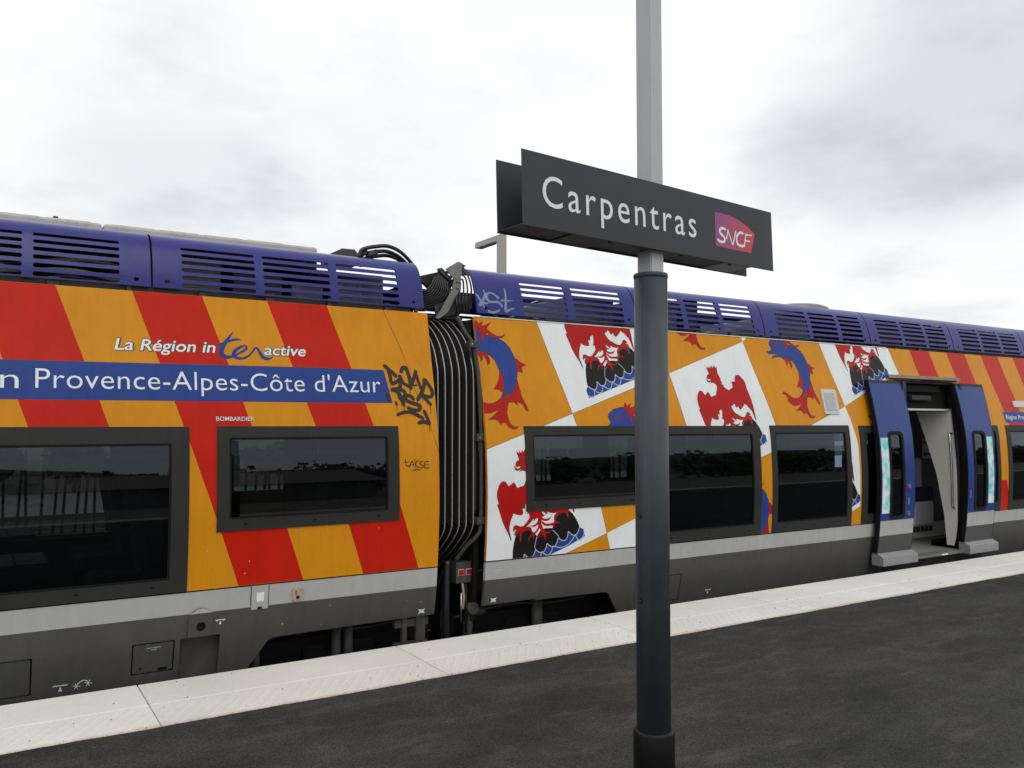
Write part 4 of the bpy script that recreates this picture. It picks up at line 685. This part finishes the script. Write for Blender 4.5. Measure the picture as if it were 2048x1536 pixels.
tube('conduit', catmull([(3.362, YT+.16, 2.536), (3.424, YT+.13, 2.402), (3.486, YT+.11, 2.301), (3.525, YT+.10, 2.093), (3.545, YT+.095, 1.842), (3.557, YT+.09, 1.425), (3.556, YT+.09, .843), (3.528, YT+.10, .722), (3.457, YT+.16, .63), (3.40, YT+.25, .5)]), .019, 'dark_steel', right, 10)
tube('conduit', catmull([(3.50, YT+.2, 2.3), (3.505, YT+.16, 2.1), (3.522, YT+.14, 1.8), (3.525, YT+.13, 1.2), (3.52, YT+.13, .9)]), .013, 'cable_black', right)
for x, z in ((3.470, 2.305), (3.546, 1.53), (3.547, .84)):
    cb = box('pipe_clamp', x-.045, x+.045, YT+.055, YT+.12, z-.028, z+.028, 'dark_steel', right, .004); box('bolt', x-.028, x-.018, YT+.05, YT+.056, z-.005, z+.005, 'chrome', cb)
jb = box('junction_box', 3.381, 3.536, YT+.20, YT+.30, .318, .492, 'dark_steel', right, .006)
for x in (3.398, 3.470):
    fr = box('reflector', x, x+.056, YT+.192, YT+.201, .382, .436, 'roof_grey', jb); box('red_lens', x+.006, x+.050, YT+.188, YT+.193, .388, .430, 'reflector_red', fr)
for pts, r_h, m_ in (([(3.35, .30, .50), (3.33, .28, .2), (3.34, .30, -.2), (3.33, .3, -.6)], .034, 'cable_black'), ([(3.45, .22, .32), (3.46, .21, .2), (3.455, .22, .1)], .012, 'brass'), ([(3.49, .24, .32), (3.50, .24, .1), (3.52, .26, -.1)], .018, 'cable_black'), ([(3.51, .24, .10), (3.55, .22, .105), (3.60, .24, .06), (3.68, .28, .05)], .035, 'dark_steel'), ([(3.54, .24, .10), (3.53, .24, -.1), (3.53, .25, -.5)], .026, 'dark_steel'), ([(3.43, .2, .24), (3.43, .2, .0)], .006, 'chrome'), ([(3.0, .25, .1), (3.06, .2, .02), (3.12, .22, -.02), (3.16, .3, -.2)], .014, 'cable_black')):
    tube('brake_hose', catmull([(x, YT+y, z) for x, y, z in pts]), r_h, m_, right)
tube('hose_coupling', [(3.535, YT+.175, .105), (3.535, YT+.26, .105)], .05, 'dark_steel', right, 14)
def plate(name, pts, y, t, m_, parent):
    bm = bmesh.new(); a = [bm.verts.new((x, YT+y, z)) for x, z in pts]; b = [bm.verts.new((x, YT+y+t, z)) for x, z in pts]; n = len(pts)
    tr = tessellate_polygon([[Vector((x, z, 0)) for x, z in pts]])
    for q in tr: bm.faces.new([a[i] for i in q]); bm.faces.new([b[i] for i in q][::-1])
    for i in range(n): bm.faces.new((a[i], a[(i+1) % n], b[(i+1) % n], b[i]))
    bmesh.ops.recalc_face_normals(bm, faces=bm.faces[:]); return finish(bm, name, m_, parent)
br = plate('gantry_bracket', [(3.499, 3.052), (3.54, 3.045), (3.535, 2.976), (3.52, 2.81), (3.398, 2.601), (3.318, 2.542), (3.283, 2.548), (3.338, 2.624), (3.443, 2.803), (3.463, 2.896), (3.382, 2.979)], .40, .012, 'grey_steel', right)
plate('bracket_horn', [(3.54, 3.045), (3.595, 3.028), (3.57, 3.015), (3.588, 2.99), (3.535, 2.985)], .42, .03, 'dark_steel', br)
plate('bracket_strut', [(3.335, 2.985), (3.36, 2.99), (3.455, 2.905), (3.44, 2.885), (3.345, 2.95)], .43, .05, 'dark_steel', br)
for x, z in ((3.487, 2.87), (3.505, 2.87), (3.488, 2.815), (3.507, 2.815), (3.50, 3.0)): tube('bolt', [(x, YT+.392, z), (x, YT+.402, z)], .006, 'dark_steel', br)
plate('cable_tray', [(3.20, 2.925), (3.46, 3.0), (3.57, 2.925), (3.54, 2.87), (3.36, 2.82), (3.30, 2.87)], .62, .06, 'cable_black', right)
pm = plate('mounting_plate', [(3.303, 2.66), (3.47, 2.735), (3.568, 2.755), (3.565, 2.618), (3.394, 2.565), (3.32, 2.55)], .46, .012, 'dark_steel', right)
for x, z, w_ in ((3.395, 2.64, .02), (3.50, 2.68, .022), (3.35, 2.60, .015)): box('plate_slot', x, x+w_, YT+.453, YT+.459, z, z+.05, 'under_black', pm)
plate('mounting_plate', [(3.575, 2.765), (3.66, 2.775), (3.65, 2.655), (3.575, 2.625)], .42, .03, 'grey_steel', right)
box('cross_member', 3.10, 3.60, YT+.5, YT+.54, 2.56, 2.585, 'dark_steel', right); box('cross_member', 3.14, 3.165, YT+.5, YT+.53, 2.56, 2.80, 'dark_steel', right)
for i in range(9):                                                # jumper cables hanging across the gap
    u = i/8
    tube('jumper_cable', catmull([(3.12, YT+.60+.15*u, 2.93-.06*i*.5), (3.22+.01*i, YT+.55+.1*u, 2.80-.02*i), (3.30+.02*i, YT+.55, 2.83-.008*i), (3.38+.015*i, YT+.60, 2.93-.004*i), (3.46+.012*i, YT+.62, 2.96)]), .010, 'cable_black', right)
for i in range(7):
    u = i/6
    tube('jumper_cable', catmull([(3.40+.045*i, YT+.70, 2.98), (3.50+.015*i, YT+.66, 2.90), (3.58-.01*i, YT+.62, 2.80), (3.47+.03*i, YT+.6, 2.70), (3.42+.03*i, YT+.6, 2.60)]), .0085, 'cable_black', right)
for i in range(5):
    u = i/4
    tube('jumper_cable', catmull([(3.535+.01*u, YT+.42+.05*u, 3.0-.05*i), (3.575-.008*i, YT+.36+.03*i, 2.93-.06*u), (3.60-.022*i, YT+.34+.03*i, 2.80), (3.585-.03*i, YT+.36, 2.70), (3.60-.03*i, YT+.38, 2.60)]), .008, 'cable_black', right)
box('gap_blind', 3.13, 3.55, YT+.62, YT+.64, 2.44, 2.60, 'under_black', right)  # dark sheet added to block the bright sky showing through the gap
for i, (dx, dz) in enumerate(((0, 0), (.012, -.035), (.05, -.06))):
    tube('roof_cable', catmull([(x+dx, YT+.60+.05*i, z+dz+.02) for x, z in ((2.664, 3.02), (2.685, 3.076), (2.729, 3.101), (2.816, 3.125), (2.928, 3.14), (3.041, 3.105), (3.145, 3.02), (3.205, 2.93), (3.232, 2.84), (3.25, 2.70))]), .017, 'cable_black', left)
for dx in (0, .06): tube('cable_gland', [(2.69+dx, YT+.63, 3.06), (2.74+dx*1.6, YT+.63, 3.108)], .024, 'dark_steel', left, 12)
plate('aerial_fin', [(2.56, 3.06), (2.568, 3.13), (2.668, 3.184), (2.787, 3.186), (2.834, 3.131), (2.84, 3.06)], 1.0, .25, 'dark_steel', left)
# running gear in the shade under the skirts
def bogie(parent, xs_):
    for x in xs_:
        for y in (YC-.76, YC+.70):
            w_ = tube('wheel', [(x, y-.06, -.12), (x, y+.07, -.12)], .43, 'dark_steel', parent, 32)
            if y < YC: tube('axle_box', [(x, y-.20, -.12), (x, y-.05, -.12)], .13, 'dark_steel', w_, 16)
    a, b = xs_
    bm = bmesh.new(); add_box(bm, a-.5, b+.4, YC-1.02, YC-.86, -.16, .0, .03); add_box(bm, (a+b)/2-.3, (a+b)/2+.3, YC-1.05, YC-.84, -.26, -.06, .03)
    finish(bm, 'bogie_frame', 'under_black', parent)
    for x in (a+.35, b-.35, a-.38):
        tube('damper', [(x, YC-1.1, .10), (x, YC-1.1, -.42)], .04, 'dark_steel', parent, 12)
    tube('brake_pipe', catmull([(a-.5, YC-1.08, .0), (a, YC-1.1, .06), (a+.5, YC-1.08, .02), (b+.3, YC-1.1, .05)]), .015, 'cable_black', parent)
bogie(left, (2.15, 2.75)); bogie(right, (3.95, 4.62))
bm = bmesh.new(); add_box(bm, 2.86, 2.90, YT+.12, YT+.16, -.5, .12); add_box(bm, 2.98, 3.06, YT+.12, YT+.16, -.5, .12); add_box(bm, 2.80, 3.09, YT+.13, YT+.18, -.14, -.08); add_box(bm, 2.80, 3.09, YT+.13, YT+.18, .04, .10); finish(bm, 'step_ladder', 'dark_steel', left)

# ------------------------------------------------------------------ station name sign on its pole
PX, PY = 2.363, 2.681; SAZ = .1103
sign = thing('station_sign', 'dark grey station name board on a two-tone pole in front of the train', 'station sign', (PX, PY, 0))
lathe('base_sleeve', [(.084, 0), (.084, .395), (.080, .405), (.07, .406)], PX, PY, 'sleeve_black', sign, 48)
lathe('lower_pole', [(.0695, .40), (.0695, 2.262)], PX, PY, 'pole_grey', sign, 56)
lathe('pole_collar', [(.0695, 2.252), (.0715, 2.253), (.0715, 2.268), (.069, 2.271), (.035, 2.277)], PX, PY, 'pole_grey', sign, 48)
bm = bmesh.new(); vv = add_box(bm, -.040, .040, -.040, .040, 2.27, 5.6, 0)
bmesh.ops.bevel(bm, geom=[e for e in bm.edges if abs(e.verts[0].co.z-e.verts[1].co.z) > 1], offset=.005, segments=3, affect='EDGES')
bmesh.ops.transform(bm, matrix=Matrix.Translation((PX, PY, 0)) @ Matrix.Rotation(SAZ, 4, 'Z'), verts=bm.verts[:]); finish(bm, 'upper_mast', 'mast_grey', sign)
vd = math.atan2(PY, PX)
for z in (1.271, .928):
    a = vd+math.pi-math.asin(.72); d = Vector((math.cos(a), math.sin(a), 0)); c = Vector((PX, PY, z))
    s = tube('bolt_hole', [c+d*.066, c+d*.0712], .0105, 'sleeve_black', sign, 14); tube('bolt', [c+d*.0712, c+d*.0725], .005, 'pole_grey', s, 8)
a = vd+math.pi-.55; d = Vector((math.cos(a), math.sin(a), 0)); tube('weld_seam', [Vector((PX, PY, .42))+d*.0693, Vector((PX, PY, 2.25))+d*.0693], .0012, 'pole_grey', sign, 5)
su = Vector((math.cos(SAZ), math.sin(SAZ), 0)); sn0 = Vector((math.sin(SAZ), -math.cos(SAZ), 0)); LE = -.0318
sv = Vector((0, 0, 1))*math.cos(LE)+sn0*math.sin(LE); sn = sn0*math.cos(LE)-Vector((0, 0, 1))*math.sin(LE)
SCN = Vector((2.37722, 2.61194, 2.49701)); SW, SH = 1.5075, .2796
def onsign(u, v, n): return SCN+su*u+sv*v+sn*n
def sbox(name, u0, u1, v0, v1, n0, n1, m_, parent, bev=0):
    bm = bmesh.new(); add_box(bm, u0, u1, v0, v1, n0, n1, bev)
    for q in bm.verts: q.co = onsign(*q.co)
    bmesh.ops.recalc_face_normals(bm, faces=bm.faces[:]); return finish(bm, name, m_, parent)
front = sbox('sign_panel', -SW/2, SW/2, -SH/2, SH/2, -.004, 0, 'sign_grey', sign, .0012)
BK = -.153
backp = sbox('sign_panel', -SW/2, SW/2, -SH/2, SH/2, BK, BK+.004, 'sign_grey', sign, .0012)
for v in (-.118, .085):
    for n0, n1 in ((-.020, -.005), (BK+.005, BK+.020)): sbox('panel_rail', -SW/2+.16, SW/2-.16, v, v+.03, n0, n1, 'sign_grey', sign)
sbox('bottom_tray', -.50, -.30, -.137, -.134, BK+.006, -.006, 'sign_grey', sign); sbox('bottom_tray', -.30, .42, -.132, -.129, BK+.006, -.006, 'pole_grey', sign); sbox('bottom_tray', .42, .60, -.137, -.134, BK+.006, -.006, 'mast_grey', sign)
sbox('bottom_tray', -SW/2+.01, -.50, -.132, -.129, BK+.006, -.006, 'sign_grey', sign)
for u in (-.72, -.3, .12, .45): sbox('tray_screw', u, u+.012, -.142, -.136, -.03, -.018, 'dark_steel', sign)
def on_sign(name, m_, parent, loops=(), ribs=(), text=(), n=.0008):
    bm = bmesh.new(); k = 0
    for lp in loops: flat_loops(bm, lp)
    for rb_ in ribs: flat_ribbon(bm, rb_, 0, 7)
    for vv_, ff in text:
        q = [bm.verts.new((x, 0, z)) for x, z in vv_]
        for t in ff:
            try: bm.faces.new([q[i] for i in t])
            except ValueError: pass
    seen = {}
    for f in bm.faces:
        f.normal_update()
        if f.normal.y > 0: f.normal_flip()
    bm.verts.ensure_lookup_table(); isl = {}
    nn = 0
    for v in bm.verts:
        if v in isl: continue
        stk = [v]; isl[v] = nn
        while stk:
            w_ = stk.pop()
            for e in w_.link_edges:
                o_ = e.other_vert(w_)
                if o_ not in isl: isl[o_] = nn; stk.append(o_)
        nn += 1
    for v in bm.verts: v.co = onsign(v.co.x, v.co.z, n+.00004*isl[v])
    return finish(bm, name, m_, parent)
on_sign('lettering', 'sign_white', front, text=[text2d("Carpentras", -.6596, .2034, -.0560, .124, bold=.001, spacing=1.22)])
def logo_mat():
    m = mat('logo_magenta_red', (.45, .02, .1), .4); t = m.node_tree; p = t.nodes['Principled BSDF']; g = t.nodes.new('ShaderNodeNewGeometry')
    dt = t.nodes.new('ShaderNodeVectorMath'); dt.operation = 'DOT_PRODUCT'; t.links.new(g.outputs['Position'], dt.inputs[0]); dt.inputs[1].default_value = su
    o0 = SCN.dot(su); mr = t.nodes.new('ShaderNodeMapRange'); t.links.new(dt.outputs['Value'], mr.inputs[0]); mr.inputs[1].default_value = o0+.34; mr.inputs[2].default_value = o0+.60
    r = t.nodes.new('ShaderNodeValToRGB'); r.color_ramp.elements[0].color = (.24, .045, .19, 1); r.color_ramp.elements[1].color = (.52, .028, .022, 1); t.links.new(mr.outputs[0], r.inputs[0]); t.links.new(r.outputs[0], p.inputs['Base Color']); return m
M['logo'] = logo_mat()
lg = on_sign('logo', 'logo', front, loops=[[[(.3315, .0764), (.377, .0784), (.4357, .0756), (.495, .0667), (.5474, .0505), (.5925, .0304), (.6171, .0169), (.6119, -.0008), (.5999, -.0338), (.5853, -.0755), (.3315, -.0744)]]])
lw = .0122
on_sign('logo_lettering', 'sign_white', lg, ribs=[[(x, y, lw) for x, y in q] for q in (
    [(.4019, .0084), (.3801, .0112), (.3634, .0016), (.3636, -.0113), (.3852, -.0242), (.3970, -.0364), (.3873, -.0490), (.3653, -.0515), (.3459, -.0446)],
    [(.4094, -.0313), (.4193, .0082)], [(.4193, .0071), (.4485, -.0531)], [(.4527, -.0528), (.4754, .0105)],
    [(.5281, .0075), (.5064, .0084), (.4846, -.0087), (.4794, -.0307), (.4895, -.0473), (.5138, -.052), (.5313, -.048)], [(.535, -.0501), (.5484, .0087)], [(.5450, .0044), (.590, .0064)], [(.5425, -.0233), (.5743, -.0225)])], n=.0018)

# ------------------------------------------------------------------ lamp post behind the train
lamp = thing('street_lamp', 'grey square lamp post with a short flat arm rising behind the train roof', 'lamp post', (8.26, 13.55, -.6))
box('post', 8.19, 8.33, 13.48, 13.62, -.6, 5.19, 'lamp_grey', lamp, .006)
hd = box('lamp_arm', 8.19, 8.33, 13.622, 14.45, 5.08, 5.19, 'lamp_grey', lamp, .006); box('lamp_glass', 8.20, 8.32, 13.85, 14.40, 5.070, 5.081, 'dark_steel', hd)

# ------------------------------------------------------------------ the far side of the line, seen through the carriage windows
def fence(name, x0, x1, y, zb, zt, step, label, m_='fence_dark'):
    f = thing(name, label, 'fence', ((x0+x1)/2, y, zb)); n = int((x1-x0)/step)
    bm = bmesh.new(); add_box(bm, -.020, .020, -.012, .012, 0, zt-zb, 0); me = bpy.data.meshes.new('paling'); bm.to_mesh(me); bm.free(); me.materials.append(M[m_])
    for k in range(n):
        o = bpy.data.objects.new('paling', me); COL.objects.link(o); o.parent = f; o.location = (x0+step*k-(x0+x1)/2+random.uniform(-.02, .02), 0, random.uniform(-.03, .05)); o.rotation_euler = (0, random.uniform(-.03, .07), 0)
    for z in (zb+.25, zt-.25): tube('wire', [(x0, y, z), (x1, y, z)], .008, m_, f, 5)
    return f
fence('picket_fence', -4, 24, 15.0, -.7, 1.1, .155, 'dark picket fence seen through the large left carriage window')
def leafmass(bm, c, r, n, s):
    for i in range(n):
        d = Vector((random.gauss(0, 1), random.gauss(0, 1), random.gauss(0, 1))).normalized()*random.random()**.4
        p = Vector(c)+Vector((d.x*r[0], d.y*r[1], d.z*r[2])); q = Euler((random.uniform(0, 6), random.uniform(0, 6), random.uniform(0, 6))).to_matrix(); k = s*random.uniform(.6, 1.4)
        bm.faces.new([bm.verts.new(p+q @ Vector(v)*k) for v in ((-1, -.6, 0), (1, -.6, .1), (1, .6, 0), (-1, .6, .1))])
def shrub(x, y, zb, h, label, group):
    t = thing('shrub', label, 'shrub', (x, y, zb), group); tube('trunk', [(x, y, zb), (x+.1, y, zb+h*.35), (x+.05, y+.1, zb+h*.6)], .07, 'bark', t, 6)
    bm = bmesh.new()
    for k in range(5): leafmass(bm, (x+random.uniform(-.7, .7), y+random.uniform(-.5, .5), zb+h*random.uniform(.45, .75)), (h*.42, h*.4, h*.3), 110, .13)
    finish(bm, 'crown', 'leaf', t)
for k in range(7): shrub(-3+3.1*k+random.uniform(-.6, .6), 32+random.uniform(-1, 1), -.6, 2.0-.12*k, 'green shrub beyond the pale path, seen through the carriage windows', 'shrubs beyond the far road')
wh = thing('warehouse', 'long pale low building far beyond the far road', 'building', (14, 75, -1)); box('wall', -30, 60, 72, 80, -1.1, 1.6, 'pale_wall', wh); box('roof', -30.5, 60.5, 71.5, 80.5, 1.6, 1.9, 'roof_tile', wh)

# ------------------------------------------------------------------ what the windows mirror: the land behind the camera
bm = bmesh.new(); nseg = 90; hs = 0; prev = None
for i in range(nseg+1):
    x = -260+620*i/nseg; hgt = 11+3.2*math.sin(i*.21)+2.2*math.sin(i*.53+1)+random.uniform(-.4, .4)
    cur = [bm.verts.new((x, -120+q*60*-1, -1.1+hgt*p)) for q, p in ((0, 0), (.4, .55), (1, 1), (2, 1.1))]
    if prev:
        for a in range(3): bm.faces.new((prev[a], cur[a], cur[a+1], prev[a+1]))
    prev = cur
finish(bm, 'hill', 'hill_green', None, True, kind='structure')
bm = bmesh.new()
for i in range(115):
    x = -90+2.2*i+random.uniform(-1, 1); h_ = random.uniform(4.2, 6.3); leafmass(bm, (x, -46+random.uniform(-4, 4), -1.1+h_*.5), (2.9, 2, h_*.6), 260, .26)
finish(bm, 'far_wood', 'leaf', None, kind='stuff')
hb = thing('barn', 'low barn with a shallow gable roof mirrored in the small carriage window', 'barn', (9, -30, -1.1))
bm = bmesh.new(); add_box(bm, 3, 17, -36, -28, -1.1, 1.4); finish(bm, 'wall', 'barn_wall', hb)
bm = bmesh.new(); v = [bm.verts.new(p) for p in ((2.5, -36.5, 1.4), (17.5, -36.5, 1.4), (17.5, -27.5, 1.4), (2.5, -27.5, 1.4), (2.5, -32, 2.9), (17.5, -32, 2.9))]
for q in ((0, 1, 5, 4), (2, 3, 4, 5), (0, 4, 3), (1, 2, 5), (0, 3, 2, 1)): bm.faces.new([v[i] for i in q])
finish(bm, 'roof', 'roof_tile', hb)
